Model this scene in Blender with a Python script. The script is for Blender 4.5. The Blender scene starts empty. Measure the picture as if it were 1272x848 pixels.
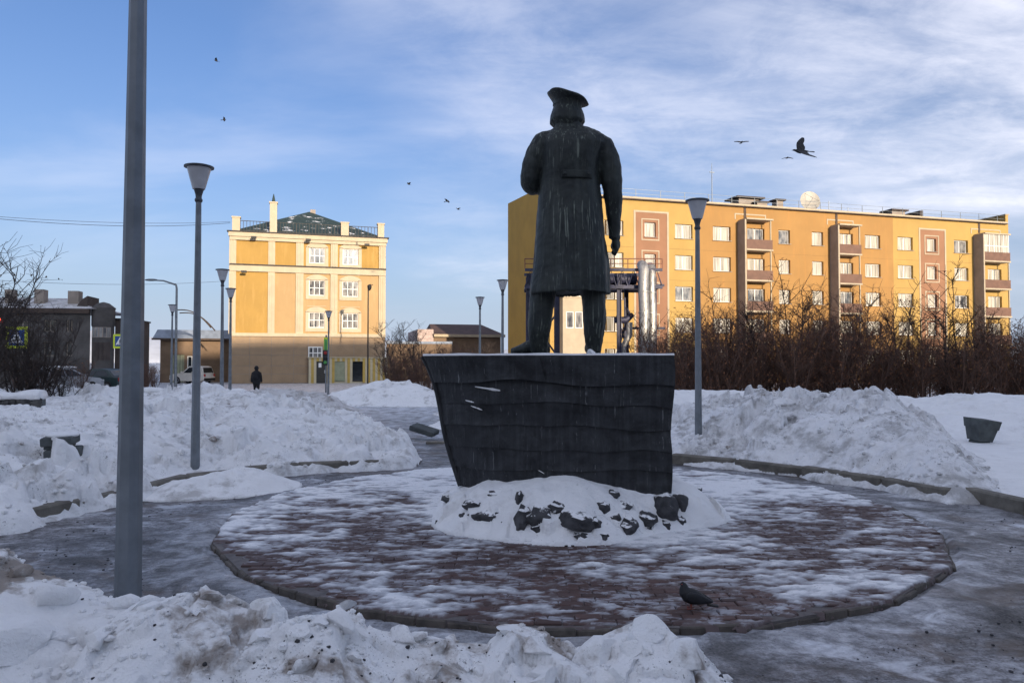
import bpy, bmesh, math, random
import numpy as np
from mathutils import Vector, Matrix, noise as mnoise

rng = random.Random(11)
scene = bpy.context.scene
COL = scene.collection
R = math.radians

# ------------------------------------------------------------------ camera
IW, IH, FPX, HORIZON, EYE = 1272, 848, 920.0, 450.0, 1.6
PITCH = math.atan((HORIZON - IH / 2) / FPX)
cam = bpy.data.objects.new('camera', bpy.data.cameras.new('camera'))
COL.objects.link(cam)
cam.data.sensor_width = 36.0
cam.data.lens = 36.0 * FPX / IW
cam.data.clip_start = 0.05
cam.data.clip_end = 9000
cam.location = (0, 0, EYE)
cam.rotation_euler = (R(90) + PITCH, 0, 0)
scene.camera = cam

# ------------------------------------------------------------------ sky, sun, exposure
SKY_TINT, HAZE_COL, CLOUD_COL = (.200, .280, .440, 1), (1.36, 1.58, 2.04, 1), (2.02, 2.06, 2.33, 1)
VEIL = .42
CLOUD_LOC = (5.5, 13.1, 0)
SUN_EL = R(8.5)
SUN_AZ = R(154)                       # clockwise from +Y (behind the camera, to the right)
SUN = Vector((math.sin(SUN_AZ) * math.cos(SUN_EL), math.cos(SUN_AZ) * math.cos(SUN_EL), math.sin(SUN_EL)))
world = bpy.data.worlds.new('World')
scene.world = world
world.use_nodes = True
wn, wl = world.node_tree.nodes, world.node_tree.links
wn.clear()
def wnode(t, **kw):
    n = wn.new(t)
    for k, v in kw.items():
        setattr(n, k, v)
    return n
w_out = wnode('ShaderNodeOutputWorld')
w_bg = wnode('ShaderNodeBackground')
w_sky = wnode('ShaderNodeTexSky', sky_type='NISHITA', sun_disc=False)
w_sky.sun_elevation = SUN_EL
w_sky.sun_rotation = SUN_AZ
w_sky.altitude = 100
w_sky.air_density = 1.0
w_sky.dust_density = 3.0
w_sky.ozone_density = 1.6
w_bg.inputs['Strength'].default_value = 0.15
# thin cirrus: noise on a plane high above, stretched along one direction
w_tc = wnode('ShaderNodeTexCoord')
w_sep = wnode('ShaderNodeSeparateXYZ')
wl.new(w_tc.outputs['Generated'], w_sep.inputs[0])
def wmath(op, a, b=None, c=None, clamp=False):
    n = wnode('ShaderNodeMath', operation=op, use_clamp=clamp)
    for i, v in enumerate((a, b, c)):
        if v is None:
            continue
        if isinstance(v, (int, float)):
            n.inputs[i].default_value = v
        else:
            wl.new(v, n.inputs[i])
    return n.outputs[0]
zc = wmath('MAXIMUM', w_sep.outputs[2], 0.0)
zz = wmath('ADD', zc, 0.22)
cx_ = wmath('DIVIDE', w_sep.outputs[0], zz)
cy_ = wmath('DIVIDE', w_sep.outputs[1], zz)
w_cmb = wnode('ShaderNodeCombineXYZ')
wl.new(cx_, w_cmb.inputs[0]); wl.new(cy_, w_cmb.inputs[1])
def wcloud(rot, scl, nscale, detail, rough, dist, loc=(0, 0, 0)):
    m = wnode('ShaderNodeMapping')
    m.inputs['Rotation'].default_value = (0, 0, R(rot))
    m.inputs['Scale'].default_value = scl
    m.inputs['Location'].default_value = loc
    wl.new(w_cmb.outputs[0], m.inputs[0])
    n = wnode('ShaderNodeTexNoise')
    n.inputs['Scale'].default_value = nscale
    n.inputs['Detail'].default_value = detail
    n.inputs['Roughness'].default_value = rough
    n.inputs['Distortion'].default_value = dist
    wl.new(m.outputs[0], n.inputs['Vector'])
    return n.outputs[0]
def wramp(v, a, b):
    n = wnode('ShaderNodeMapRange', interpolation_type='SMOOTHSTEP')
    n.inputs['From Min'].default_value = a
    n.inputs['From Max'].default_value = b
    wl.new(v, n.inputs['Value'])
    return n.outputs[0]
c_big = wramp(wcloud(20, (1, 1, 1), 0.42, 2, .45, .2, CLOUD_LOC), .40, .60)
c_fine = wramp(wcloud(-38, (0.85, 1.9, 1), 1.5, 9, .58, .7, (0.4, 2.2, 0)), .30, .78)
c_mid = wramp(wcloud(-24, (0.8, 1.7, 1), .8, 8, .56, .4, (5.2, 0.3, 0)), .44, .76)
c_puff = wramp(wcloud(30, (1, 1.4, 1), 4.2, 8, .66, .3, (1.2, 4.4, 0)), .34, .70)
cl = wmath('MULTIPLY', c_big, wmath('ADD', wmath('ADD', wmath('MULTIPLY', c_fine, .52), wmath('MULTIPLY', c_puff, .30)), .12))
cl = wmath('ADD', cl, wmath('MULTIPLY', c_mid, .26))
cl = wmath('MULTIPLY', cl, wramp(zc, .02, .20), clamp=True)
# cold winter haze low over the horizon, the same all round; clouds take the brightness of the sky around them
hz = wmath('POWER', 2.718, wmath('MULTIPLY', zc, -6.0))
w_tint = wnode('ShaderNodeMixRGB', blend_type='MULTIPLY')
w_tint.inputs[0].default_value = 1.0
w_tint.inputs[2].default_value = SKY_TINT
wl.new(w_sky.outputs[0], w_tint.inputs[1])
w_bw = wnode('ShaderNodeRGBToBW')
wl.new(w_sky.outputs[0], w_bw.inputs[0])
def wlight(col):
    """haze and cirrus: an even pale veil, brighter where the sky behind it is brighter (towards the sun)"""
    n = wnode('ShaderNodeMixRGB', blend_type='MULTIPLY')
    n.inputs[0].default_value = 1.0
    wl.new(w_bw.outputs[0], n.inputs[1])
    n.inputs[2].default_value = (VEIL, VEIL, VEIL * 1.04, 1)
    m = wnode('ShaderNodeMixRGB', blend_type='LIGHTEN')
    m.inputs[0].default_value = 1.0
    wl.new(n.outputs[0], m.inputs[1])
    m.inputs[2].default_value = col
    return m.outputs[0]
w_haze = wnode('ShaderNodeMixRGB', blend_type='MIX')
wl.new(wmath('MULTIPLY', hz, .85), w_haze.inputs[0])
wl.new(w_tint.outputs[0], w_haze.inputs[1])
wl.new(wlight(HAZE_COL), w_haze.inputs[2])
w_mix = wnode('ShaderNodeMixRGB', blend_type='MIX')
wl.new(cl, w_mix.inputs[0])
wl.new(w_haze.outputs[0], w_mix.inputs[1])
wl.new(wlight(CLOUD_COL), w_mix.inputs[2])
wl.new(w_mix.outputs[0], w_bg.inputs['Color'])
wl.new(w_bg.outputs[0], w_out.inputs[0])

sun = bpy.data.objects.new('sun', bpy.data.lights.new('sun', 'SUN'))
COL.objects.link(sun)
sun.data.energy = 2.0
sun.data.angle = R(0.55)
sun.data.color = (1.0, 0.83, 0.62)
sun.rotation_euler = SUN.to_track_quat('Z', 'Y').to_euler()
sun.location = (20, -40, 40)

vs = scene.view_settings
vs.view_transform = 'Standard'
vs.look = 'None'
vs.exposure = 1.75
vs.gamma = 1.0
vs.use_curve_mapping = False
scene.render.engine = 'CYCLES'
scene.cycles.use_denoising = True
scene.cycles.max_bounces = 6

# ------------------------------------------------------------------ pixel helpers (plan survey)
_c, _s = math.cos(PITCH), math.sin(PITCH)
def ray(px, py):
    u, v = (px - IW / 2) / FPX, (IH / 2 - py) / FPX
    return Vector((u, _c - _s * v, _s + _c * v))
def at(px, py, Y):
    d = ray(px, py)
    return Vector((d.x, d.y, d.z)) * (Y / d.y) + Vector((0, 0, EYE))
def on_ground(px, py, z=0.0):
    d = ray(px, py)
    return d * ((z - EYE) / d.z) + Vector((0, 0, EYE))
def on_facade(px, py, O, ang):
    c, s = math.cos(ang), math.sin(ang)
    d = ray(px, py)
    t = (-s * O[0] + c * O[1]) / (-s * d.x + c * d.y)
    p = d * t
    return (p.x - O[0]) * c + (p.y - O[1]) * s, p.z + EYE

# ------------------------------------------------------------------ noise (numpy)
def _hash(ix, iy, seed):
    h = (ix.astype(np.int64) * 374761393 + iy.astype(np.int64) * 668265263 + seed * 974634777) & 0xFFFFFFFF
    h = ((h ^ (h >> 13)) * 1274126177) & 0xFFFFFFFF
    h = (h ^ (h >> 16)) & 0xFFFFFFFF
    return h / 4294967295.0
def vnoise(x, y, seed=0):
    ix, iy = np.floor(x), np.floor(y)
    fx, fy = x - ix, y - iy
    fx = fx * fx * fx * (fx * (fx * 6 - 15) + 10); fy = fy * fy * fy * (fy * (fy * 6 - 15) + 10)
    a, b = _hash(ix, iy, seed), _hash(ix + 1, iy, seed)
    c, d = _hash(ix, iy + 1, seed), _hash(ix + 1, iy + 1, seed)
    return (a * (1 - fx) + b * fx) * (1 - fy) + (c * (1 - fx) + d * fx) * fy
def fbm(x, y, seed=0, octv=4, rough=.5):
    v, a, tot = 0, 1.0, 0
    for o in range(octv):
        ca, sa = math.cos(o * 1.1), math.sin(o * 1.1)
        v = v + a * vnoise((x * ca - y * sa) * 2 ** o + 17.3 * o, (x * sa + y * ca) * 2 ** o + 5.1 * o, seed + o)
        tot += a; a *= rough
    return v / tot - .5
def blocks(x, y, seed=0):
    """broken-slab relief: every Worley cell is a tilted facet; returns (facet height, distance to cell edge)"""
    ix, iy = np.floor(x), np.floor(y)
    best = np.full(x.shape, 9.0); second = np.full(x.shape, 9.0); val = np.zeros(x.shape)
    for dx in (-1, 0, 1):
        for dy in (-1, 0, 1):
            cx, cy = ix + dx, iy + dy
            jx = cx + .1 + .8 * _hash(cx, cy, seed); jy = cy + .1 + .8 * _hash(cx, cy, seed + 1)
            d = np.hypot(x - jx, y - jy)
            h = _hash(cx, cy, seed + 2) - .5
            tx, ty = _hash(cx, cy, seed + 3) - .5, _hash(cx, cy, seed + 4) - .5
            f = h + 1.3 * (tx * (x - jx) + ty * (y - jy))
            closer = d < best
            second = np.where(closer, best, np.minimum(second, d))
            val = np.where(closer, f, val)
            best = np.where(closer, d, best)
    return val, second - best
def sstep(a, b, x):
    t = np.clip((x - a) / (b - a), 0, 1)
    return t * t * (3 - 2 * t)

# ------------------------------------------------------------------ materials
MATS = {}
def _nt(name):
    m = bpy.data.materials.new(name)
    m.use_nodes = True
    return m, m.node_tree.nodes, m.node_tree.links, m.node_tree.nodes['Principled BSDF']
class NB:
    """small node-graph helper"""
    def __init__(s, name):
        s.m, s.n, s.l, s.b = _nt(name)
        MATS[name] = s.m
    def new(s, t, **kw):
        n = s.n.new(t)
        for k, v in kw.items(): setattr(n, k, v)
        return n
    def coords(s, kind='pos', scale=(1, 1, 1)):
        if kind == 'pos':
            o = s.new('ShaderNodeNewGeometry').outputs['Position']
        else:
            o = s.new('ShaderNodeTexCoord').outputs['Object']
        mp = s.new('ShaderNodeMapping')
        mp.inputs['Scale'].default_value = scale
        s.l.new(o, mp.inputs[0])
        return mp.outputs[0]
    def noise(s, vec, scale, detail=4, rough=.55, dist=0.0):
        n = s.new('ShaderNodeTexNoise')
        n.inputs['Scale'].default_value = scale
        n.inputs['Detail'].default_value = detail
        n.inputs['Roughness'].default_value = rough
        n.inputs['Distortion'].default_value = dist
        s.l.new(vec, n.inputs['Vector'])
        return n.outputs[0]
    def ramp(s, v, a, b):
        n = s.new('ShaderNodeMapRange', interpolation_type='SMOOTHSTEP')
        n.inputs['From Min'].default_value = a; n.inputs['From Max'].default_value = b
        s.l.new(v, n.inputs['Value'])
        return n.outputs[0]
    def math(s, op, a, b, clamp=False):
        n = s.new('ShaderNodeMath', operation=op, use_clamp=clamp)
        for i, v in enumerate((a, b)):
            if isinstance(v, (int, float)): n.inputs[i].default_value = v
            else: s.l.new(v, n.inputs[i])
        return n.outputs[0]
    def mix(s, f, a, b):
        n = s.new('ShaderNodeMixRGB')
        for i, v in enumerate((f, a, b)):
            if isinstance(v, (int, float)): n.inputs[i].default_value = v
            elif isinstance(v, tuple): n.inputs[i].default_value = (*v, 1)
            else: s.l.new(v, n.inputs[i])
        return n.outputs[0]
    def bump(s, h, strength=.3, dist=.02, prev=None):
        n = s.new('ShaderNodeBump')
        n.inputs['Strength'].default_value = strength
        n.inputs['Distance'].default_value = dist
        s.l.new(h, n.inputs['Height'])
        if prev is not None: s.l.new(prev, n.inputs['Normal'])
        return n.outputs[0]
    def done(s, col, rough=.6, metal=0.0, normal=None, spec=None):
        for v, key in ((col, 'Base Color'), (rough, 'Roughness'), (metal, 'Metallic')):
            if isinstance(v, tuple): s.b.inputs[key].default_value = (*v, 1)
            elif isinstance(v, (int, float)): s.b.inputs[key].default_value = v
            else: s.l.new(v, s.b.inputs[key])
        if spec is not None: s.b.inputs['Specular IOR Level'].default_value = spec
        if normal is not None: s.l.new(normal, s.b.inputs['Normal'])
        return s.m
def simple(name, col, rough=.6, metal=0.0, var=.25, scale=3.0, bump=.0, bscale=40, kind='pos', stain=None, stretch=(1, 1, 1), spec=None):
    b = NB(name)
    v = b.coords(kind, stretch)
    n = b.noise(v, scale, 5, .6)
    lo = tuple(c * (1 - var) for c in col); hi = tuple(min(1, c * (1 + var * .6)) for c in col)
    c = b.mix(b.ramp(n, .3, .7), lo, hi)
    if stain:
        sc, amt, lo_, hi_ = stain
        vs_ = b.coords(kind, (1, 1, .12))
        c = b.mix(b.math('MULTIPLY', b.ramp(b.noise(vs_, 3.5, 6, .65), lo_, hi_), amt), c, sc)
    nrm = b.bump(b.noise(v, bscale, 4, .6), bump, .01) if bump else None
    return b.done(c, rough, metal, nrm, spec)

def snow_mat(name, base=(.93, .93, .93), dirt=(.16, .13, .10), amt=.5, lo=.55, hi=.78, grit=.5, gscale=26):
    b = NB(name)
    v = b.coords()
    n1 = b.noise(v, 1.5, 5, .62, .5)
    n2 = b.noise(v, 7.0, 5, .65, .2)
    d = b.math('MULTIPLY', b.ramp(b.math('ADD', b.math('MULTIPLY', n1, .62), b.math('MULTIPLY', n2, .38)), lo, hi), amt)
    c = b.mix(b.ramp(b.noise(v, 4.0, 5, .6), .3, .7), tuple(x * .93 for x in base), base)
    c = b.mix(d, c, dirt)
    g = b.math('MAXIMUM', b.ramp(b.noise(v, gscale, 3, .55), .64, .71), b.ramp(b.noise(v, gscale * 3.1, 3, .55), .62, .68))
    gm = b.math('MULTIPLY', b.math('MULTIPLY', g, b.ramp(b.noise(v, 2.2, 4, .6, .3), .46, .66)), grit)
    c = b.mix(gm, c, (.045, .04, .038))
    nn = b.bump(b.noise(v, 9, 7, .68, .3), .3, .05)
    nn = b.bump(b.noise(v, 26, 6, .65), .6, .035, nn)
    nn = b.bump(b.noise(v, 120, 3, .6), .35, .008, nn)
    b.b.inputs['Subsurface Weight'].default_value = 0.0
    return b.done(c, .75, 0, nn, .25)

snow_mat('snow_clean', amt=.3, lo=.54, hi=.72, grit=.35)
snow_mat('snow_heap', dirt=(.34, .32, .30), amt=.6, lo=.51, hi=.64, grit=.9)
snow_mat('snow_grey', base=(.86, .86, .87), dirt=(.32, .31, .30), amt=.75, lo=.455, hi=.62, grit=.95)
snow_mat('snow_dirty', base=(.70, .69, .69), amt=.75, lo=.42, hi=.66, grit=.95)
snow_mat('snow_near', base=(.93, .93, .93), dirt=(.26, .21, .17), amt=.85, lo=.505, hi=.60, grit=1.0, gscale=34)

# trodden ice, asphalt and grit of the walks; snowier away from the plaza
b = NB('trodden_ice')
v = b.coords('pos'); vx = b.coords('pos', (.85, 1.1, 1))
n_big = b.noise(vx, .75, 5, .6, .4); n_mid = b.noise(vx, 3.2, 6, .66, .5); n_fin = b.noise(vx, 17, 5, .65)
ice = b.mix(b.ramp(b.math('ADD', b.math('MULTIPLY', n_fin, .6), b.math('MULTIPLY', b.noise(v, 75, 4, .6), .4)), .40, .60), (.095, .092, .095), (.31, .31, .33))
asph = b.mix(b.ramp(b.noise(v, 60, 3, .5), .4, .6), (.035, .034, .035), (.085, .08, .078))
c = b.mix(b.ramp(b.math('ADD', b.math('MULTIPLY', n_big, .55), b.math('MULTIPLY', n_mid, .45)), .40, .56), asph, ice)
c = b.mix(b.math('MULTIPLY', b.ramp(b.noise(vx, 1.3, 5, .62, .6), .50, .64), .75), c, (.105, .078, .060))
sep = b.new('ShaderNodeSeparateXYZ'); b.l.new(b.new('ShaderNodeNewGeometry').outputs['Position'], sep.inputs[0])
far = b.ramp(sep.outputs[1], 11.5, 30.0)
far2 = b.ramp(sep.outputs[0], 3.6, 5.4)
vd = b.new('ShaderNodeVectorMath', operation='DISTANCE'); b.l.new(b.new('ShaderNodeNewGeometry').outputs['Position'], vd.inputs[0]); vd.inputs[1].default_value = (.5, 7.5, 0)
rim = b.math('MULTIPLY', b.ramp(vd.outputs['Value'], 3.85, 3.15), 1.0)
snowy = b.math('MAXIMUM', b.math('MAXIMUM', far, b.math('MULTIPLY', far2, .25)), b.math('MULTIPLY', rim, .45))
sn = b.math('ADD', b.math('MULTIPLY', b.ramp(b.math('ADD', b.math('MULTIPLY', n_mid, .6), b.math('MULTIPLY', n_big, .4)), .535, .64), .7),
            b.math('MULTIPLY', snowy, b.math('ADD', b.ramp(n_mid, .36, .60), .25)), True)
c = b.mix(sn, c, b.mix(b.ramp(n_fin, .3, .7), (.50, .52, .57), (.70, .72, .76)))
c = b.mix(b.math('MULTIPLY', b.math('MAXIMUM', b.ramp(b.noise(v, 38, 3, .6), .63, .70), b.ramp(b.noise(v, 110, 3, .6), .62, .68)), b.math('ADD', b.math('MULTIPLY', b.ramp(n_big, .60, .42), .6), .25)), c, (.04, .037, .035))
nn = b.bump(n_fin, .35, .03); nn = b.bump(b.noise(v, 70, 4, .6), .3, .008, nn)
b.done(c, b.math('SUBTRACT', .62, b.math('MULTIPLY', b.ramp(n_mid, .4, .6), .15)), 0, nn, .35)

# pavers: dark red concrete with frost in places
b = NB('red_paver')
v = b.coords('pos')
oi = b.new('ShaderNodeObjectInfo')
c = b.mix(oi.outputs['Random'], (.060, .034, .030), (.105, .056, .048))
c = b.mix(b.math('MULTIPLY', b.ramp(b.noise(v, 9, 4, .6), .4, .7), .5), c, (.07, .05, .05))
c = b.mix(b.math('MULTIPLY', b.ramp(b.noise(b.coords('pos', (.7, 1.4, 1)), 5.5, 6, .7, .4), .50, .62), .75), c, (.42, .43, .47))
b.done(c, .7, 0, b.bump(b.noise(v, 90, 4, .6), .3, .006))
simple('grey_paver', (.13, .115, .11), .75, var=.3, scale=12, bump=.3, bscale=80)
simple('edge_stone', (.10, .085, .072), .8, var=.45, scale=7, bump=.6, bscale=35)
# thin trodden snow on the plaza
b = NB('plaza_snow')
v = b.coords('pos', (.8, 1.2, 1))
n = b.noise(v, 12, 6, .68, .4)
at_ = b.new('ShaderNodeAttribute', attribute_name='thick')
tk = b.math('ADD', at_.outputs['Fac'], b.math('MULTIPLY', b.math('SUBTRACT', n, .5), .9))
c = b.mix(b.ramp(tk, -.05, .55), (.115, .085, .082), (.44, .45, .48))
c = b.mix(b.ramp(tk, .40, 1.0), c, (.82, .825, .835))
c = b.mix(b.math('MULTIPLY', b.ramp(b.noise(v, 45, 3, .5), .62, .70), .5), c, (.16, .13, .13))
nn = b.bump(n, .4, .02)
b.done(c, .6, 0, b.bump(b.noise(v, 80, 4, .6), .3, .006, nn), .35)

def bronze(name, c0, c1, streak, amt, lo=.60, hi=.72):
    b = NB(name)
    v = b.coords('pos')
    vs_ = b.coords('pos', (1, 1, .022))
    c = b.mix(b.ramp(b.noise(v, 4, 7, .68, .6), .35, .65), c0, c1)
    c = b.mix(b.math('MULTIPLY', b.ramp(b.noise(vs_, 16, 5, .6), .42, .70), .38), c, tuple(x * 1.9 + .004 for x in c1))
    fine = b.ramp(b.noise(vs_, 52, 4, .55), lo, hi)
    patch = b.ramp(b.noise(v, 1.7, 3, .5), .30, .56)
    c = b.mix(b.math('MULTIPLY', b.math('MULTIPLY', fine, patch), amt), c, streak)
    nn = b.bump(b.noise(v, 28, 5, .62), .35, .02)
    nn = b.bump(b.noise(vs_, 26, 4, .6), .2, .01, nn)
    return b.done(c, .55, .0, nn, .3)
bronze('dark_bronze', (.016, .020, .021), (.034, .040, .037), (.22, .25, .21), .75, .56, .70)
bronze('hull_bronze', (.015, .016, .018), (.034, .036, .040), (.28, .29, .30), .55, .62, .74)
simple('galvanised', (.175, .195, .215), .5, .35, var=.22, scale=6, bump=.12, bscale=30, stain=((.21, .23, .25), .55, .5, .7))
simple('lamp_glass', (.42, .42, .44), .35, 0, var=.1, scale=8)
simple('lamp_cap', (.06, .065, .075), .5, .3)
b = NB('rock')
v = b.coords('pos')
c = b.mix(b.ramp(b.noise(v, 9, 5, .6), .3, .7), (.022, .022, .025), (.075, .075, .08))
geo = b.new('ShaderNodeNewGeometry'); sepn = b.new('ShaderNodeSeparateXYZ'); b.l.new(geo.outputs['Normal'], sepn.inputs[0])
lie = b.math('ADD', sepn.outputs[2], b.math('MULTIPLY', b.math('SUBTRACT', b.noise(v, 14, 5, .65), .5), 1.6))
c = b.mix(b.ramp(lie, .72, .92), c, (.88, .88, .88))
b.done(c, .8, 0, b.bump(b.noise(v, 24, 4, .6), .7, .01))
simple('grit_stone', (.045, .045, .05), .8, var=.5, scale=9)
b = NB('wall_stone')
v = b.coords('pos')
b.done(b.mix(b.ramp(b.noise(v, 9, 5, .6), .3, .7), (.03, .03, .03), (.10, .095, .09)), .85, 0, b.bump(b.noise(v, 24, 4, .6), .7, .01))
simple('kerb_concrete', (.17, .155, .13), .85, var=.35, scale=5, bump=.5, bscale=40)
simple('dark_concrete', (.075, .085, .085), .85, var=.35, scale=6, bump=.4, bscale=40)
# buildings
simple('ochre_plaster', (0.368, 0.235, 0.069), .85, var=.08, scale=.5, bump=.1, bscale=14, stain=((.5, .28, .07), .35, .5, .75))
simple('gold_plaster', (.44, .26, .042), .85, var=.10, scale=.5, bump=.1, bscale=14, stain=((.34, .20, .05), .4, .5, .75))
simple('orange_plaster', (0.308, 0.167, 0.051), .85, var=.08, scale=.5, bump=.1, bscale=14, stain=((.44, .20, .05), .35, .5, .75))
simple('terracotta_plaster', (0.249, 0.125, 0.069), .85, var=.08, scale=.6, bump=.1, bscale=14)
simple('cream_trim', (0.380, 0.316, 0.225), .8, var=.10, scale=1.2, stain=((.45, .36, .26), .4, .5, .75))
simple('pale_concrete', (.27, .23, .20), .85, var=.15, scale=1.5, stain=((.25, .2, .17), .4, .5, .75))
simple('maroon_panel', (.135, .068, .045), .7, var=.2, scale=2)
simple('window_frame', (.78, .77, .74), .5, var=.06)
b = NB('curtain_glare_glass')
v = b.coords('pos', (1.6, 1.6, .06))
c = b.mix(b.ramp(b.noise(v, 6, 3, .5), .35, .65), (.24, .22, .18), (.52, .48, .41))  # pale curtain tones also stand in for sunlight reflected off the panes
b.done(c, .12, 0, None, .6)
b = NB('grey_glass')
v = b.coords('pos', (1.3, 1.3, .5))
c = b.mix(b.ramp(b.noise(v, 2.2, 3, .5), .35, .65), (.05, .055, .065), (.26, .25, .24))
b.done(c, .08, 0, None, .7)
simple('dark_glass', (.02, .024, .028), .08, var=.3, spec=.6)
simple('roof_felt', (.05, .048, .05), .9, var=.3)
simple('joint_mortar', (.20, .12, .045), .9)
simple('dark_soffit', (.07, .05, .04), .9)
simple('peach_plaster', (.375, .245, .115), .85, var=.06, scale=.6, stain=((.6, .40, .22), .3, .5, .75))
simple('amber_plaster', (.345, .205, .050), .85, var=.08, scale=.6, stain=((.5, .30, .10), .4, .48, .72))
simple('ivory_trim', (0.435, 0.360, 0.253), .8, var=.08, scale=1.2, stain=((.55, .46, .36), .4, .5, .75))
simple('beige_panel', (0.318, 0.219, 0.133), .75, var=.12, scale=.8, stain=((.26, .18, .12), .4, .48, .72))
simple('yellow_sheet', (0.473, 0.318, 0.069), .55, var=.08)
simple('white_sheet', (0.516, 0.447, 0.310), .55, var=.08)
simple('black_door', (.02, .018, .017), .5)
simple('green_shutter', (.28, .30, .20), .6, var=.15)
b = NB('green_roof')
v = b.coords('pos', (1, 1, 2.2))
c = b.mix(b.ramp(b.noise(v, 1.1, 6, .62, .3), .58, .66), (.018, .036, .034), (.70, .71, .75))
b.done(c, .6, 0, b.bump(b.noise(v, 6, 4, .6), .4, .05))
simple('iron', (.02, .02, .022), .6, .3)
simple('grey_stone_wall', (.085, .078, .075), .9, var=.3, scale=1.2, bump=.4, bscale=5)
simple('dark_wall', (.07, .055, .05), .9, var=.3, scale=1.2)
simple('brown_wall', (.17, .115, .075), .9, var=.2, scale=1)
simple('brown_roof', (.085, .05, .045), .8, var=.3, scale=1)
simple('blue_roof', (.22, .26, .33), .6, .1, var=.25, scale=1.5)
simple('pink_plaster', (.42, .33, .31), .85)
simple('blue_steel', (.026, .028, .06), .55, .2, var=.4, scale=4)
b = NB('silver_cladding')
v = b.coords('pos', (1, 1, .5))
n = b.noise(v, 5, 5, .65, .5)
b.done(b.mix(b.ramp(n, .3, .7), (.26, .25, .24), (.44, .43, .41)), b.ramp(n, -.3, 1.3), .65, b.bump(n, .5, .05))
simple('rusty_rail', (.20, .08, .05), .7)
simple('bush_bark', (.125, .072, .052), .9, var=.4, scale=3)
simple('dark_bark', (.055, .040, .034), .9, var=.4, scale=3)
simple('dry_leaf', (.26, .105, .048), .8, var=.5, scale=4)
simple('shrub_leaf_dull', (.09, .055, .03), .8, var=.5, scale=4)
simple('tyre', (.015, .015, .016), .8)
simple('car_white', (.62, .58, .53), .35, .0, var=.08)
simple('car_green', (.018, .035, .035), .3, .0, var=.2)
simple('car_silver', (.35, .36, .38), .35, .2)
simple('rim', (.35, .35, .36), .4, .6)
simple('tail_light', (.35, .02, .015), .3)
simple('headlight', (.7, .7, .7), .15)
simple('black_cloth', (.012, .012, .014), .9, var=.3, scale=12, kind='obj')
simple('skin', (.45, .28, .21), .6, kind='obj')
simple('feather_dark', (.009, .0095, .012), .6, var=.4, scale=30, kind='obj')
simple('feather_grey', (.013, .014, .018), .6, var=.4, scale=30, kind='obj')
simple('beak', (.05, .045, .04), .5, kind='obj')
simple('claw', (.25, .07, .05), .7, kind='obj')
simple('sign_yellow', (.62, .72, .04), .5, var=.05)
simple('sign_blue', (.015, .07, .26), .5, var=.05)
simple('sign_white', (.8, .8, .8), .5, var=.05)
simple('sign_green', (.07, .30, .07), .5)
simple('black_plastic', (.015, .015, .016), .5)
simple('dish_white', (0.344, 0.318, 0.275), .5, var=.08)
simple('wire', (.02, .02, .025), .6)
b = NB('red_lamp')
b.b.inputs['Emission Color'].default_value = (1, .05, .02, 1)
b.b.inputs['Emission Strength'].default_value = 5.0
b.done((.5, .02, .01), .4)
simple('hill_snow', (.62, .63, .66), .9, var=.2, scale=.006)

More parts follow.
